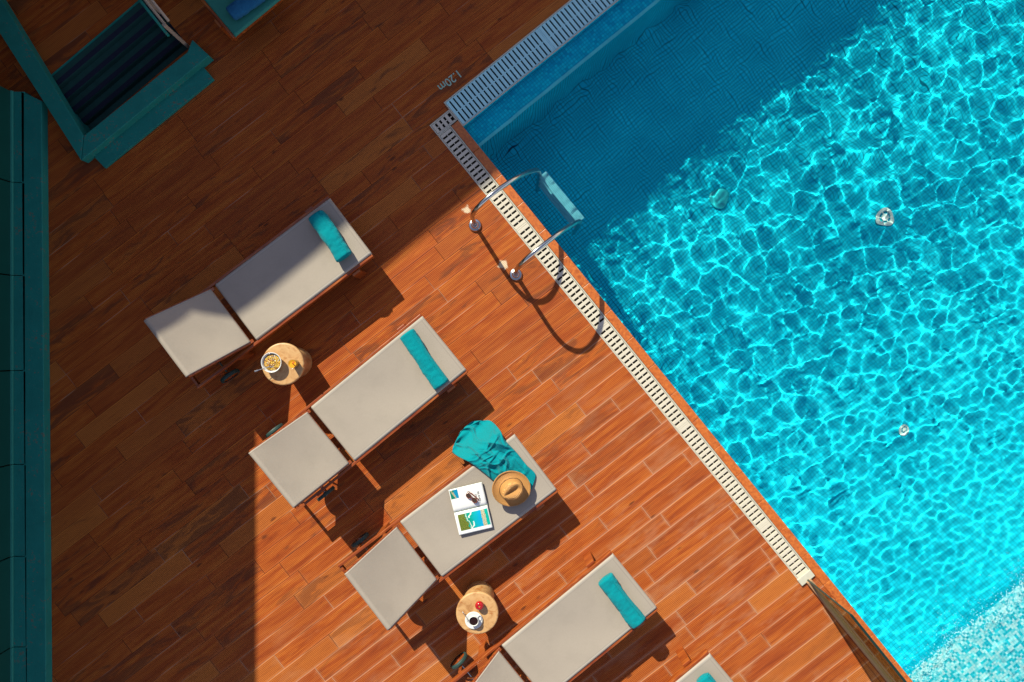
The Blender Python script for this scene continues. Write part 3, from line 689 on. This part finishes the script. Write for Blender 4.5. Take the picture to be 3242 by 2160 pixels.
# ------------------------------------------------------------------ straw hat
def hat():
    c = G(1400 + 835 / 3.825, 1310 + 905 / 3.825, 0.43)
    tilt = Matrix.Rotation(R(7), 4, Vector((0.5, 0.8, 0))) 
    root = empty("straw_hat", c, 0, label="tan straw hat with a pinched crown lying on the end of the crumpled towel", cat="hat")
    n = N("woven_straw"); x, y, z = n.sep(n.obj())
    r = n.math('SQRT', n.math('ADD', n.math('MULTIPLY', x, x), n.math('MULTIPLY', y, y)))
    ring = n.math('SINE', n.math('MULTIPLY', n.math('ADD', r, n.math('MULTIPLY', z, 1.0)), 2 * math.pi / 0.0085))
    no = n.noise(n.obj(), 120.0, 3)
    c1 = n.mix(n.smooth(ring, -0.8, 0.2), (0.42, 0.165, 0.04), (0.66, 0.32, 0.085)); c1 = n.mix(n.math('MULTIPLY', no, 0.4), c1, (0.72, 0.42, 0.15))
    n.bump(n.math('ADD', ring, no), 0.0012); mat = n.set(col=c1, rough=0.65)
    b = MB(); seg = 72; rings = []
    prof = [(0.094, 0.004), (0.100, 0.0), (0.120, -0.003), (0.145, -0.003), (0.165, 0.003), (0.176, 0.013)]
    def place(p): return tilt @ Vector(p)
    for r_, z_ in prof:
        rings.append([b.b.verts.new(place((r_ * 1.0 * math.cos(2 * math.pi * k / seg), r_ * 0.93 * math.sin(2 * math.pi * k / seg), z_ + 0.006 * (r_ / 0.17) * math.cos(4 * math.pi * k / seg)))) for k in range(seg)])
    for A, B in zip(rings, rings[1:]):
        for k in range(seg): b.b.faces.new((A[k], A[(k + 1) % seg], B[(k + 1) % seg], B[k]))
    o = b.build("brim", mat, root, smooth=True); md = o.modifiers.new("solid", 'SOLIDIFY'); md.thickness = 0.004
    # crown: egg-shaped dome with a teardrop pinch
    b = MB(); rings = []; fa = R(28)
    prof = [(1.0, 0.0), (0.985, 0.03), (0.97, 0.06), (0.94, 0.085), (0.88, 0.104), (0.78, 0.116), (0.64, 0.122), (0.48, 0.124), (0.32, 0.124), (0.16, 0.124), (0.04, 0.124)]
    for f, z_ in prof:
        ring = []
        for k in range(seg):
            a = 2 * math.pi * k / seg; X = 0.108 * f * math.cos(a); Y = 0.090 * f * math.sin(a)
            # teardrop dent along +X (front) wide at the back
            dx_ = (X + 0.012) / 0.085; wd = 0.034 * (0.55 - 0.45 * dx_) + 0.006
            dent = math.exp(-(Y / max(wd, 0.007)) ** 2) * max(0, 1 - abs(dx_) ** 3) if abs(dx_) < 1 else 0
            Z = z_ - 0.040 * dent * (z_ / 0.124) ** 2
            Y2 = Y * (1 - 0.22 * max(0, -X / 0.108) * (z_ / 0.124)) if False else Y * (1 - 0.30 * max(0, X / 0.108) * (z_ / 0.124))
            X2, Yr = X * math.cos(fa) - Y2 * math.sin(fa), X * math.sin(fa) + Y2 * math.cos(fa)
            ring.append(b.b.verts.new(place((-X2, -Yr, Z))))
        rings.append(ring)
    for A, B in zip(rings, rings[1:]):
        for k in range(seg): b.b.faces.new((A[k], A[(k + 1) % seg], B[(k + 1) % seg], B[k]))
    b.b.faces.new(rings[-1])
    b.build("crown", mat, root, smooth=True)
    b = MB(); b.tube([place((-(0.1095 * math.cos(t) * math.cos(fa) - 0.0915 * math.sin(t) * math.sin(fa)), -(0.1095 * math.cos(t) * math.sin(fa) + 0.0915 * math.sin(t) * math.cos(fa)), 0.006)) for t in [2 * math.pi * k / 48 for k in range(49)]], 0.003, 6, cap=False)
    b.build("band", M_band, root, smooth=True)
M_band = plain("hat_band", (0.05, 0.022, 0.012), 0.8)
hat()

# ------------------------------------------------------------------ magazine and sunglasses
def magazine():
    h0 = 0.358
    o_ = G(1490, 1610, h0); ang = math.atan2(25, 105)
    root = empty("open_magazine", (o_.x, o_.y, h0), ang, label="open picture magazine lying on the lounger beside the straw hat", cat="magazine")
    PW, PH = 0.212, 0.312                      # page width (across the spine) and height (along it)
    def paper(u, v, side, lift=0.0):           # u along the spine, v away from it
        x = (u - 0.5) * PH; y = side * v * PW
        z = 0.006 + 0.012 * math.sin(min(1, v * 2.2) * math.pi * 0.5) * (1 - 0.35 * v) - 0.010 * (1 - min(1, v * 8)) ** 2 + lift
        if side < 0: z += 0.010 * max(0, u - 0.7) * v
        return (x, y, z)
    mp = plain("glossy_paper", (0.86, 0.86, 0.86), 0.28, var=0.01)
    for side, nm in ((1, "page"), (-1, "page")):
        b = MB(); b.grid(16, 24, lambda u, v: paper(u, v, side), 0.0)
        pg = b.build(nm, mp, root, smooth=True); md = pg.modifiers.new("s", 'SOLIDIFY'); md.thickness = 0.008; md.offset = -1
        if side == 1: up = pg
        else: lo = pg
    b = MB(); b.grid(12, 16, lambda u, v: (lambda p: (p[0] + 0.002, p[1] * 1.025 - 0.0015, 0.0015 + 0.1 * p[2]))(paper(u, v, -1)), 0.002); b.build("back_cover", M_cov, root)
    b = MB(); b.grid(12, 16, lambda u, v: (lambda p: (p[0] + 0.003, p[1] * 1.01, 0.0015 + 0.1 * p[2]))(paper(u, v, 1)), 0.002); b.build("front_cover", M_cov, root)
    # printed photographs
    n = N("printed_bay"); gc = n.n("ShaderNodeTexCoord").outputs['UV']; x, y, _ = n.sep(gc)
    wob = n.math('MULTIPLY', n.math('SUBTRACT', n.noise(gc, 4.0, 4), 0.5), 0.22)
    xx = n.math('ADD', x, wob)
    sea = n.ramp(n.math('ADD', xx, n.math('MULTIPLY', n.math('SUBTRACT', n.noise(gc, 7.0, 3), 0.5), 0.25)), [(0.2, (0.0, 0.28, 0.15)), (0.42, (0.0, 0.36, 0.28)), (0.55, (0.0, 0.42, 0.50)), (0.7, (0.0, 0.38, 0.66))])
    land = n.ramp(n.noise(gc, 26.0, 4, 0.7), [(0.35, (0.03, 0.06, 0.008)), (0.5, (0.13, 0.18, 0.015)), (0.62, (0.26, 0.26, 0.05)), (0.72, (0.50, 0.16, 0.07))])
    town = n.ramp(n.noise(gc, 40.0, 3, 0.7), [(0.42, (0.12, 0.14, 0.04)), (0.52, (0.62, 0.56, 0.36)), (0.62, (0.85, 0.82, 0.72))])
    c = n.mix(n.math('LESS_THAN', xx, n.math('ADD', 0.20, n.math('MULTIPLY', n.math('SUBTRACT', 1.0, y), 0.12))), sea, land)
    xt = n.math('ADD', x, n.math('MULTIPLY', wob, 0.35))
    t2 = n.math('MULTIPLY', n.math('GREATER_THAN', xt, 0.77), n.math('LESS_THAN', xt, 0.90))
    c = n.mix(t2, c, town); c = n.mix(n.math('GREATER_THAN', xt, 0.90), c, (0.0, 0.42, 0.33))
    # quay: white ragged line of boats
    q1 = n.math('ABSOLUTE', n.math('SUBTRACT', xx, n.math('ADD', 0.255, n.math('MULTIPLY', n.math('SUBTRACT', 1.0, y), 0.12))))
    qm = n.math('MULTIPLY', n.smooth(q1, 0.012, 0.022, 1.0, 0.0), n.smooth(n.noise(gc, 45.0, 2), 0.42, 0.5))
    q2 = n.math('ABSOLUTE', n.math('SUBTRACT', n.math('ADD', xx, n.math('MULTIPLY', y, -0.35)), 0.12))
    qm2 = n.math('MULTIPLY', n.math('MULTIPLY', n.smooth(q2, 0.016, 0.026, 1.0, 0.0), n.math('GREATER_THAN', y, 0.68)), n.math('GREATER_THAN', xx, 0.24))
    q3 = n.math('ABSOLUTE', n.math('SUBTRACT', n.math('ADD', xx, n.math('MULTIPLY', y, -0.25)), 0.40))
    qm3 = n.math('MULTIPLY', n.smooth(q3, 0.016, 0.026, 1.0, 0.0), n.math('LESS_THAN', y, 0.42))
    c = n.mix(n.math('MAXIMUM', n.math('MAXIMUM', qm, qm2), qm3), c, (0.86, 0.86, 0.82))
    mbay = n.set(col=c, rough=0.3)
    n = N("printed_coast"); gc = n.n("ShaderNodeTexCoord").outputs['UV']; x, y, _ = n.sep(gc)
    d = n.math('ABSOLUTE', n.math('SUBTRACT', n.math('ADD', x, n.math('MULTIPLY', n.noise(gc, 5.0, 3), 0.4)), n.math('ADD', 0.35, n.math('MULTIPLY', n.math('SUBTRACT', 1.0, y), 0.5))))
    c = n.mix(n.math('GREATER_THAN', x, 0.5), (0.0, 0.20, 0.13), (0.0, 0.25, 0.45)); c = n.mix(n.smooth(d, 0.05, 0.13, 1.0, 0.0), c, n.ramp(n.noise(gc, 22.0, 3), [(0.4, (0.10, 0.16, 0.03)), (0.6, (0.75, 0.60, 0.45))]))
    mcoast = n.set(col=c, rough=0.3)
    def printed(name, u0, u1, v0, v1, side, mat, par):
        b = MB(); K = 14; uv = b.b.loops.layers.uv.new("UVMap")
        V = [[b.b.verts.new(Vector(paper(u0 + (u1 - u0) * i / K, v0 + (v1 - v0) * j / K, side, 0.0012))) for j in range(K + 1)] for i in range(K + 1)]
        for i in range(K):
            for j in range(K):
                f = b.b.faces.new((V[i][j], V[i + 1][j], V[i + 1][j + 1], V[i][j + 1]))
                for lp, (a, c) in zip(f.loops, ((i, j), (i + 1, j), (i + 1, j + 1), (i, j + 1))): lp[uv].uv = (a / K, 1 - c / K if side < 0 else c / K)
        o = b.build(name, mat, par, smooth=True); return o
    printed("printed_photo", 0.085, 0.97, 0.14, 0.84, -1, mbay, lo)
    printed("printed_photo", 0.02, 0.25, 0.58, 0.955, 1, mcoast, up)
    b = MB(); rr = random.Random(4)
    # printed heading, letters turned across the page
    def letters(body, u, v, size, side, par):
        cu = bpy.data.curves.new("t", 'FONT'); cu.body = body; cu.size = size; cu.space_line = 1.1; cu.extrude = 0.0002
        t = bpy.data.objects.new("t", cu); COL.objects.link(t)
        me = bpy.data.meshes.new_from_object(t.evaluated_get(bpy.context.evaluated_depsgraph_get())); bpy.data.objects.remove(t)
        o = link("heading", me, M_ink, par); p = paper(u, v, side, 0.0022); o.location = p; o.rotation_euler = (0, 0, R(-90)); return o
    letters("ISLAND\n  TIME", 0.80, 0.66, 0.026, 1, up)
    letters("VIS", 0.80, 0.09, 0.012, -1, lo).rotation_euler = (0, 0, 0)
    # sunglasses on the upper page
    def pg(px, py): return Vector((px, py, 0))
    q = G(1400 + 735 / 7.84, 1510 + 520 / 7.84, h0 + 0.03)
    d = Vector((320, -250, 0)).normalized(); sg = empty("sunglasses", (q.x, q.y, h0 + 0.021), math.atan2(d.y, d.x), label="brown tortoiseshell sunglasses folded on the upper page of the magazine", cat="sunglasses")
    for s in (-1, 1):
        b = MB(); loop = []
        for k in range(33):
            a = 2 * math.pi * k / 32; X = 0.026 * math.cos(a); Y = 0.0215 * math.sin(a) * (1.0 if math.sin(a) < 0 else 0.82)
            loop.append((s * 0.0335 + X, Y - 0.002, 0.012 + 0.004 * math.cos(a * 1)))
        b.tube(loop, 0.0028, 8, cap=False); rim = b.build("rim", M_tort, sg, smooth=True)
        b = MB(); vs = [b.b.verts.new((p[0], p[1], p[2])) for p in loop[:-1]]; b.b.faces.new(vs)
        b.build("lens", M_lens, sg)
        b = MB(); b.tube([(s * 0.062, 0.012, 0.012), (s * 0.064, 0.016, 0.010), (s * 0.060, 0.026, 0.006), (-s * 0.02, 0.028 + 0.003 * s, 0.006), (-s * 0.052, 0.024 + 0.003 * s, 0.005)], [0.0032, 0.0032, 0.0028, 0.0024, 0.0032], 8)
        b.build("temple", M_tort, sg, smooth=True)
    b = MB(); b.tube([(-0.010, 0.006, 0.012), (0, 0.010, 0.014), (0.010, 0.006, 0.012)], 0.0025, 8); b.build("bridge", M_tort, sg, smooth=True)
M_cov = plain("magazine_cover", (0.30, 0.34, 0.30), 0.3, var=0.5, scale=12)
M_ink = plain("printing_ink", (0.05, 0.05, 0.06), 0.5)
M_tort = plain("tortoiseshell", (0.20, 0.035, 0.012), 0.15, var=0.8, scale=90)
M_lens = plain("brown_lens", (0.05, 0.03, 0.022), 0.05, var=0.1)
magazine()

# ------------------------------------------------------------------ stools
def stool(px, py, lab):
    h = 0.45; q = G(px, py, h)
    root = empty("round_stool", (q.x, q.y, 0), random.random() * 0, label=lab, cat="stool", group="round wooden stools between the loungers")
    b = MB(); b.lathe([(0.140, 0.0), (0.143, 0.004), (0.143, 0.30), (0.146, 0.325)], 64); b.build("pedestal", M_stool, root, smooth=False, bevel=0.003)
    b = MB(); b.lathe([(0.1458, 0.3255), (0.168, 0.350), (0.184, 0.385), (0.191, 0.42), (0.192, 0.438), (0.188, 0.447), (0.180, 0.450)], 72); b.build("seat", M_stool, root, smooth=False, bevel=0.002)
    return q
s1 = stool(895, 1153, "round wooden stool carrying the cereal bowl and the orange juice")
s2 = stool(1511, 1942, "round wooden stool carrying the red apple and the coffee cup")

# bowl with cereal
def bowl():
    q = G(860, 1148, 0.505); root = empty("cereal_bowl", (q.x, q.y, 0.45), 0, label="white bowl filled with yellow and brown cereal on the stool", cat="bowl")
    b = MB(); b.lathe([(0.04, 0.0005), (0.045, 0.006), (0.070, 0.022), (0.086, 0.045), (0.0915, 0.066), (0.0895, 0.070), (0.084, 0.066), (0.078, 0.046), (0.060, 0.022), (0.02, 0.014)], 64); b.build("shell", M_white, root, smooth=True)
    rr = random.Random(5); mats = [M_c1, M_c2, M_c3, M_c4]
    b = MB(); b.lathe([(0.074, 0.040), (0.06, 0.048), (0.02, 0.052), (0.001, 0.052)], 40); b.build("milk", M_c1, root, smooth=True)
    bs = [MB() for _ in mats]
    for k in range(460):
        r = 0.073 * math.sqrt(rr.random()); a = rr.random() * 6.283; z = 0.053 - 0.010 * (r / 0.073) ** 2 + rr.random() * 0.005
        m = Matrix.Translation(Vector((r * math.cos(a), r * math.sin(a), z))) @ Matrix.Rotation(rr.random() * 6, 4, 'Z') @ Matrix.Rotation(rr.uniform(-0.7, 0.7), 4, 'X') @ Matrix.Diagonal(Vector((rr.uniform(.004, .0075), rr.uniform(.003, .006), rr.uniform(.0015, .003), 1)))
        bmesh.ops.create_icosphere(bs[rr.choice((0, 0, 0, 1, 1, 2, 3))].b, subdivisions=1, radius=1.0, matrix=m)
    for bb, m in zip(bs, mats): bb.build("cereal", m, root)
    # spoon
    a, c = G(855, 1160, 0.51), G(805, 1176.5, 0.545)
    sp = empty("spoon", (c.x, c.y, 0.45), 0, label="steel spoon leaning out of the cereal bowl", cat="spoon")
    a -= Vector((c.x, c.y, 0.45)); c -= Vector((c.x, c.y, 0.45)); d = (a - c); n = Vector((-d.y, d.x, 0)).normalized()
    b = MB(); K = 20
    def fn(u, v):
        w = 0.0045 + (0.0022 if u < 0.3 else 0) - 0.0015 * math.sin(u * 3.14)
        return c + d * u + n * (v * 2 - 1) * w + Vector((0, 0, 0.003 * math.cos((v * 2 - 1) * 1.2)))
    b.grid(K, 4, fn, 0.0016); b.build("handle", M_steel, sp, smooth=True)
    b = MB(); b.lathe([(0.001, -0.006), (0.010, -0.005), (0.016, 0.0)], 24, a + d.normalized() * 0.014 + Vector((0, 0, 0.0)), cap=False); b.build("spoon_head", M_steel, sp, smooth=True)
M_c1 = plain("corn_flake", (0.78, 0.50, 0.05), 0.5, var=0.3, scale=60)
M_c2 = plain("toasted_flake", (0.62, 0.24, 0.03), 0.5, var=0.3, scale=60)
M_c3 = plain("dark_raisin", (0.14, 0.03, 0.012), 0.5, var=0.3)
M_c4 = plain("oat_flake", (0.72, 0.62, 0.48), 0.6, var=0.2)
bowl()

def juice():
    q = G(935, 1151, 0.455); root = empty("juice_glass", (q.x, q.y, 0.45), 0, label="glass of orange juice with a red straw beside the cereal bowl", cat="glass")
    b = MB(); b.lathe([(0.030, 0.001), (0.033, 0.003), (0.0385, 0.115), (0.0370, 0.115), (0.0322, 0.008), (0.002, 0.007)], 40); b.build("tumbler", M_glass, root, smooth=True)
    b = MB(); b.lathe([(0.0318, 0.0085), (0.0360, 0.098), (0.001, 0.0985)], 40); b.build("juice", M_juice, root, smooth=False)
    b = MB(); b.tube([(-0.01, 0.0, 0.02), (0.004, 0.003, 0.10), (0.018, 0.008, 0.145), (0.034, 0.015, 0.152)], 0.0042, 10); b.build("straw", M_straw, root, smooth=True)
nG = N("clear_glass"); nG.t.nodes.remove(nG.b); tr = nG.n("ShaderNodeBsdfTransparent"); tr.inputs[0].default_value = (0.92, 0.95, 0.94, 1); gs = nG.n("ShaderNodeBsdfGlossy"); gs.inputs['Roughness'].default_value = 0.03
mx = nG.n("ShaderNodeMixShader"); lw = nG.n("ShaderNodeLayerWeight"); lw.inputs[0].default_value = 0.5
nG.l(nG.math("ADD", 0.03, nG.math("MULTIPLY", nG.math("POWER", lw.outputs["Facing"], 4.0), 0.5)), mx.inputs[0]); nG.t.links.new(tr.outputs[0], mx.inputs[1]); nG.t.links.new(gs.outputs[0], mx.inputs[2]); nG.t.links.new(mx.outputs[0], nG.out.inputs['Surface']); M_glass = nG.m
M_juice = plain("orange_juice", (0.95, 0.42, 0.015), 0.25, var=0.06)
M_straw = plain("red_straw", (0.75, 0.07, 0.02), 0.35, var=0.05)
juice()

def apple():
    q = G(1518, 1918, 0.49); root = empty("apple", (q.x, q.y, 0.45), 0, label="shiny red apple on the stool beside the coffee cup", cat="apple")
    b = MB(); prof = []
    for k in range(25):
        a = math.pi * k / 24; r = 0.040 * (math.sin(a) ** 0.85 if 0 < k < 24 else 0.02); z = 0.036 - 0.035 * math.cos(a) * (1 - 0.28 * math.exp(-(math.sin(a) / 0.33) ** 2)) + 0.002 * math.sin(a)
        prof.append((max(r, 0.0006), z))
    b.lathe(prof, 40); o = b.build("flesh", M_apple, root, smooth=True)
    b = MB(); b.tube([(0, 0, 0.060), (0.002, 0.001, 0.070), (0.006, 0.003, 0.080)], 0.0014, 6); b.build("stalk", M_stalk, root)
nA = N("apple_skin"); x, y, z = nA.sep(nA.obj()); rr_ = nA.math('SQRT', nA.math('ADD', nA.math('MULTIPLY', x, x), nA.math('MULTIPLY', y, y)))
M_apple = nA.set(col=nA.mix(nA.smooth(nA.math('ADD', rr_, nA.math('MULTIPLY', nA.noise(nA.obj(), 60.0, 3), 0.006)), 0.006, 0.014), (0.45, 0.32, 0.06), nA.mix(nA.noise(nA.obj(), 50.0, 3), (0.30, 0.004, 0.008), (0.52, 0.012, 0.014))), rough=0.12, spec=0.6)
M_stalk = plain("stalk", (0.10, 0.05, 0.02), 0.7)
apple()

def coffee():
    q = G(1500, 1963, 0.455); sc_ = empty("saucer", (q.x, q.y, 0.45), 0, label="white saucer under the coffee cup on the stool", cat="saucer")
    b = MB(); b.lathe([(0.035, 0.0005), (0.040, 0.003), (0.070, 0.010), (0.079, 0.016), (0.078, 0.018), (0.066, 0.0135), (0.040, 0.007), (0.001, 0.006)], 56); b.build("plate", M_white, sc_, smooth=True)
    q = G(1500, 1965, 0.49); cp = empty("coffee_cup", (q.x, q.y, 0.456), 0, label="white cup of black coffee standing on the saucer", cat="cup")
    b = MB(); b.lathe([(0.022, 0.0008), (0.030, 0.006), (0.040, 0.025), (0.0435, 0.055), (0.0425, 0.0565), (0.040, 0.054), (0.036, 0.022), (0.02, 0.006)], 48); b.build("cup_wall", M_white, cp, smooth=True)
    b = MB(); b.lathe([(0.0392, 0.0455), (0.001, 0.046)], 40); b.build("coffee", M_cof, cp)
    b = MB(); b.tube([(0.030, 0.028, 0.046), (0.038, 0.040, 0.048), (0.046, 0.050, 0.040), (0.046, 0.048, 0.026), (0.034, 0.034, 0.016), (0.027, 0.026, 0.018)], 0.0038, 8); b.build("handle", M_white, cp, smooth=True)
    a, c = G(1464.5, 1937, 0.485), G(1482, 1964, 0.472)
    ts_ = empty("teaspoon", (a.x, a.y, 0.46), 0, label="small steel teaspoon resting on the saucer rim", cat="spoon")
    o = Vector((a.x, a.y, 0.46)); d = c - a
    b = MB(); b.tube([a - o, a + d * 0.5 - o + Vector((0, 0, 0.001)), c - o], [0.0042, 0.0026, 0.0022], 8); b.build("handle", M_steel, ts_, smooth=True)
    b = MB(); b.lathe([(0.001, -0.003), (0.007, -0.002), (0.010, 0.001)], 20, c - o + d.normalized() * 0.009, cap=False); b.build("spoon_head", M_steel, ts_, smooth=True)
    q = G(1506, 1951, 0.47); b = MB(); b.box((0, 0, 0.0), (0.040, 0.014, 0.005)); pk = b.build("sugar_packet", M_white, None, bevel=0.002); pk.location = (q.x, q.y, 0.4705); pk.rotation_euler = (0, R(6), R(-12))
    tag(pk, "white sugar packet lying on the saucer above the cup", "sugar packet")
M_cof = plain("black_coffee", (0.022, 0.006, 0.003), 0.08, var=0.1)
coffee()

# ------------------------------------------------------------------ glass balustrade, bottom right
def balustrade():
    s0 = -56; t0, t1 = 1800, 2560; hh = 0.90
    root = empty("glass_balustrade", P(s0, t0), 0, label="tinted glass balustrade standing beside the pool coping at the bottom right", cat="balustrade")
    inv = Matrix.Translation(root.location).inverted(); parts = []
    b = MB(); a0, a1 = P(s0, t0 + 2), P(s0, t1); n = EP * 0.006
    b.prism([tuple(a0 - n), tuple(a1 - n), tuple(a1 + n), tuple(a0 + n)], 0.02, hh); parts.append(b.build("glass_panel", M_tint))
    b = MB(); b.box(P(s0, (t0 + t1) / 2, 0.03), (0.055, (t1 - t0) / S, 0.06), rz=PANG); parts.append(b.build("base_channel", M_bronze, bevel=0.003))
    b = MB(); b.box(P(s0, (t0 + t1) / 2, hh + 0.008), (0.022, (t1 - t0) / S + 0.01, 0.018), rz=PANG); parts.append(b.build("top_rail", M_edge, bevel=0.002))
    b = MB(); b.box(P(s0, t0 - 1, 0.45 + 0.008), (0.016, 0.016, 0.90), rz=PANG); parts.append(b.build("end_post", M_edge, bevel=0.002))
    b = MB(); b.box(P(s0, t0 - 10, 0.012), (0.16, 0.075, 0.024), rz=PANG); parts.append(b.build("base_plate", M_frame, bevel=0.004))
    b = MB(); b.box(P(s0 - 3, (t0 + t1) / 2 + 20, 0.40), (0.008, (t1 - t0) / S - 0.2, 0.012), rz=PANG); parts.append(b.build("mid_rail", M_bronze))
    for o in parts: o.parent = root; o.matrix_parent_inverse = inv
nT = N("tinted_glass"); nT.t.nodes.remove(nT.b); tr = nT.n("ShaderNodeBsdfTransparent"); tr.inputs[0].default_value = (0.60, 0.63, 0.52, 1); gs = nT.n("ShaderNodeBsdfGlossy"); gs.inputs['Roughness'].default_value = 0.02; gs.inputs['Color'].default_value = (0.8, 0.85, 0.8, 1)
mx = nT.n("ShaderNodeMixShader"); lw = nT.n("ShaderNodeLayerWeight"); lw.inputs[0].default_value = 0.5
nT.l(nT.math("ADD", 0.03, nT.math("MULTIPLY", nT.math("POWER", lw.outputs["Facing"], 4.0), 0.5)), mx.inputs[0]); nT.t.links.new(tr.outputs[0], mx.inputs[1]); nT.t.links.new(gs.outputs[0], mx.inputs[2]); nT.t.links.new(mx.outputs[0], nT.out.inputs['Surface']); M_tint = nT.m
M_bronze = plain("bronze_channel", (0.42, 0.25, 0.14), 0.4, var=0.1)
M_edge = plain("dark_green_edge", (0.008, 0.03, 0.022), 0.25)
balustrade()

# ------------------------------------------------------------------ stairwell, top left
def stairwell():
    root = empty("stairwell", D(268, 430), 0, label="sunken stairs with teal walls and dark striped treads at the top left", cat="stairs")
    inv = Matrix.Translation(root.location).inverted(); parts = []
    c = lambda x, y: tuple(G(x, y, 0.12))[:2]
    b = MB(); b.prism([c(-260, -300), c(-205, -345), c(264, 430), c(256, 508)][::-1], -0.0, 0.12); 
    b.prism([c(264.8, 430), c(593, 165), c(608, 126), c(662, 176), c(257.5, 508)][::-1], -0.0, 0.12)
    parts.append(b.build("parapet", M_teal, bevel=0.006))
    b = MB(); g = lambda x, y: tuple(D(x, y))[:2]
    b.prism([g(290, 485), g(640, 207), g(681, 255), g(338, 535)][::-1], 0.0, 0.035); parts.append(b.build("threshold_step", M_teal, bevel=0.004))
    # treads descending towards the lower right
    u = Vector((0.777, 0.6297, 0)); 
    A, B, C, E = D(140, 255), D(463, -20), D(600, 150), D(268, 430)
    NS = 6
    for k in range(NS):
        f0, f1 = k / NS, (k + 1) / NS; z = -0.03 - 0.06 * k
        a0, b0 = A.lerp(E, f0), B.lerp(C, f0); a1, b1 = A.lerp(E, f1), B.lerp(C, f1)
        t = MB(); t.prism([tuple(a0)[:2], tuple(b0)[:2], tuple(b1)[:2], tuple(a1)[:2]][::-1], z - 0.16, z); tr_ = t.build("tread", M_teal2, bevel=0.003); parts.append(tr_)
        t = MB(); m0, m1 = a0.lerp(a1, 0.55), b0.lerp(b1, 0.55); e0, e1 = a0.lerp(a1, 0.97), b0.lerp(b1, 0.97)
        t.prism([tuple(m0)[:2], tuple(m1)[:2], tuple(e1)[:2], tuple(e0)[:2]][::-1], z + 0.001, z + 0.005); parts.append(t.build("dark_strip", M_teal_dark))  # dark navy strip near the lower edge of each tread
    b = MB()
    for p, q in ((A, B), (B, C), (C, E), (E, A)):
        b.quad([(p.x, p.y, -1.1), (q.x, q.y, -1.1), (q.x, q.y, -0.001), (p.x, p.y, -0.001)])
    parts.append(b.build("well_wall", M_teal))
    for o in parts: o.parent = root; o.matrix_parent_inverse = inv
    # railing on the upper right side of the well
    r2 = empty("stair_railing", D(590, 145), 0, label="tan railing of parallel bars along the right side of the stairwell", cat="railing")
    inv = Matrix.Translation(r2.location).inverted(); parts = []
    for off, m, z in ((0, M_tan, 0.42), (17, M_tan, 0.50), (-16, M_teal, 0.33)):
        b = MB(); p, q = D(598 + off * .8, 150 - off * .62), D(400 + off * .8, -95 - off * .62); d = (q - p); b.tube([p + Vector((0, 0, z)), q + Vector((0, 0, z))], 0.013, 8); parts.append(b.build("handrail", m, smooth=True))
    for k in range(3):
        b = MB(); p = D(598, 150).lerp(D(400, -95), k * 0.45); b.box(p + Vector((0, 0, 0.25)), (0.03, 0.03, 0.50), rz=PANG); parts.append(b.build("post", M_tan, bevel=0.002))
    for o in parts: o.parent = r2; o.matrix_parent_inverse = inv
M_tan = plain("tan_metal", (0.42, 0.32, 0.24), 0.4, var=0.1)
stairwell()

# ------------------------------------------------------------------ the building on the left
def building():
    root = empty("hotel_building", D(45, 1200), 0, label="teal building front with a long low plinth running down the left edge", cat="building")
    inv = Matrix.Translation(root.location).inverted(); parts = []
    def X(px): return (px - CX) / S
    def Y(py): return -(py - CY) / S
    def slab(name, x0, x1, y0, y1, z0, z1, mat, bev=0.004):
        b = MB(); b.box(((X(x0) + X(x1)) / 2, (Y(y0) + Y(y1)) / 2, (z0 + z1) / 2), (abs(X(x1) - X(x0)), abs(Y(y1) - Y(y0)), z1 - z0)); o = b.build(name, mat, bevel=bev); parts.append(o); return o
    # plinth (slightly turned like in the photo), track, glass front
    b = MB(); b.prism([tuple(D(88, 300))[:2], tuple(D(152, 330))[:2], tuple(D(170, 2600))[:2], tuple(D(106, 2600))[:2]][::-1], 0.0, 0.10); parts.append(b.build("plinth", M_teal, bevel=0.006))
    jy = [300, 585, 875, 1172, 1465, 1752, 2035, 2330, 2620]
    for i in range(len(jy) - 1):
        slab("sill", 66, 99 + i * 1.5, jy[i] + 1.2, jy[i + 1] - 1.2, 0.0, 0.10, M_teal)
        slab("glass_panel", 55, 60, jy[i] + 2, jy[i + 1] - 2, 0.0, 2.4, M_front, 0)
        slab("track_rail", 60.5, 65.5, jy[i] + 1, jy[i + 1] - 1, 0.0, 0.125, M_tealr, 0)
    slab("roof_parapet", -900, 58, -1800, 4200, 2.43, 3.22, M_facade, 0.01)
    slab("rear_wall", -900, -60, -1800, 4200, 0.0, 2.428, M_facade, 0.01)
    # the taller wing across the top
    u = Vector((0.768, 0.64, 0)).normalized(); n = Vector((-u.y, u.x, 0)); 
    hgt = 5.0; base = D(1480, 640) + Vector((-SX, -SY, 0)) * (hgt * SUN_TAN)
    a, c = base - u * 9.0, base + u * 14.0
    b = MB(); b.prism([tuple(a)[:2], tuple(c)[:2], tuple(c + n * 5)[:2], tuple(a + n * 5)[:2]][::-1], 0.0, hgt); parts.append(b.build("upper_wing", M_facade, bevel=0.02))
    e0 = D(776, -480) + Vector((0, 0, 0)); e = MB(); a2, c2 = e0 - u * 4.2, e0 + u * 3.0  # unseen slab added to cut sky light over the top left
    e.prism([tuple(a2)[:2], tuple(c2)[:2], tuple(c2 + n * 2.6)[:2], tuple(a2 + n * 2.6)[:2]][::-1], 2.85, 3.0); parts.append(e.build("unseen_shade_slab", M_facade, bevel=0.01))
    for o in parts: o.parent = root; o.matrix_parent_inverse = inv
M_front = plain("smoked_teal_glass", (0.006, 0.075, 0.06), 0.35, var=0.2, scale=3)
M_tealr = plain("rail_teal", (0.04, 0.30, 0.25), 0.4)
building()
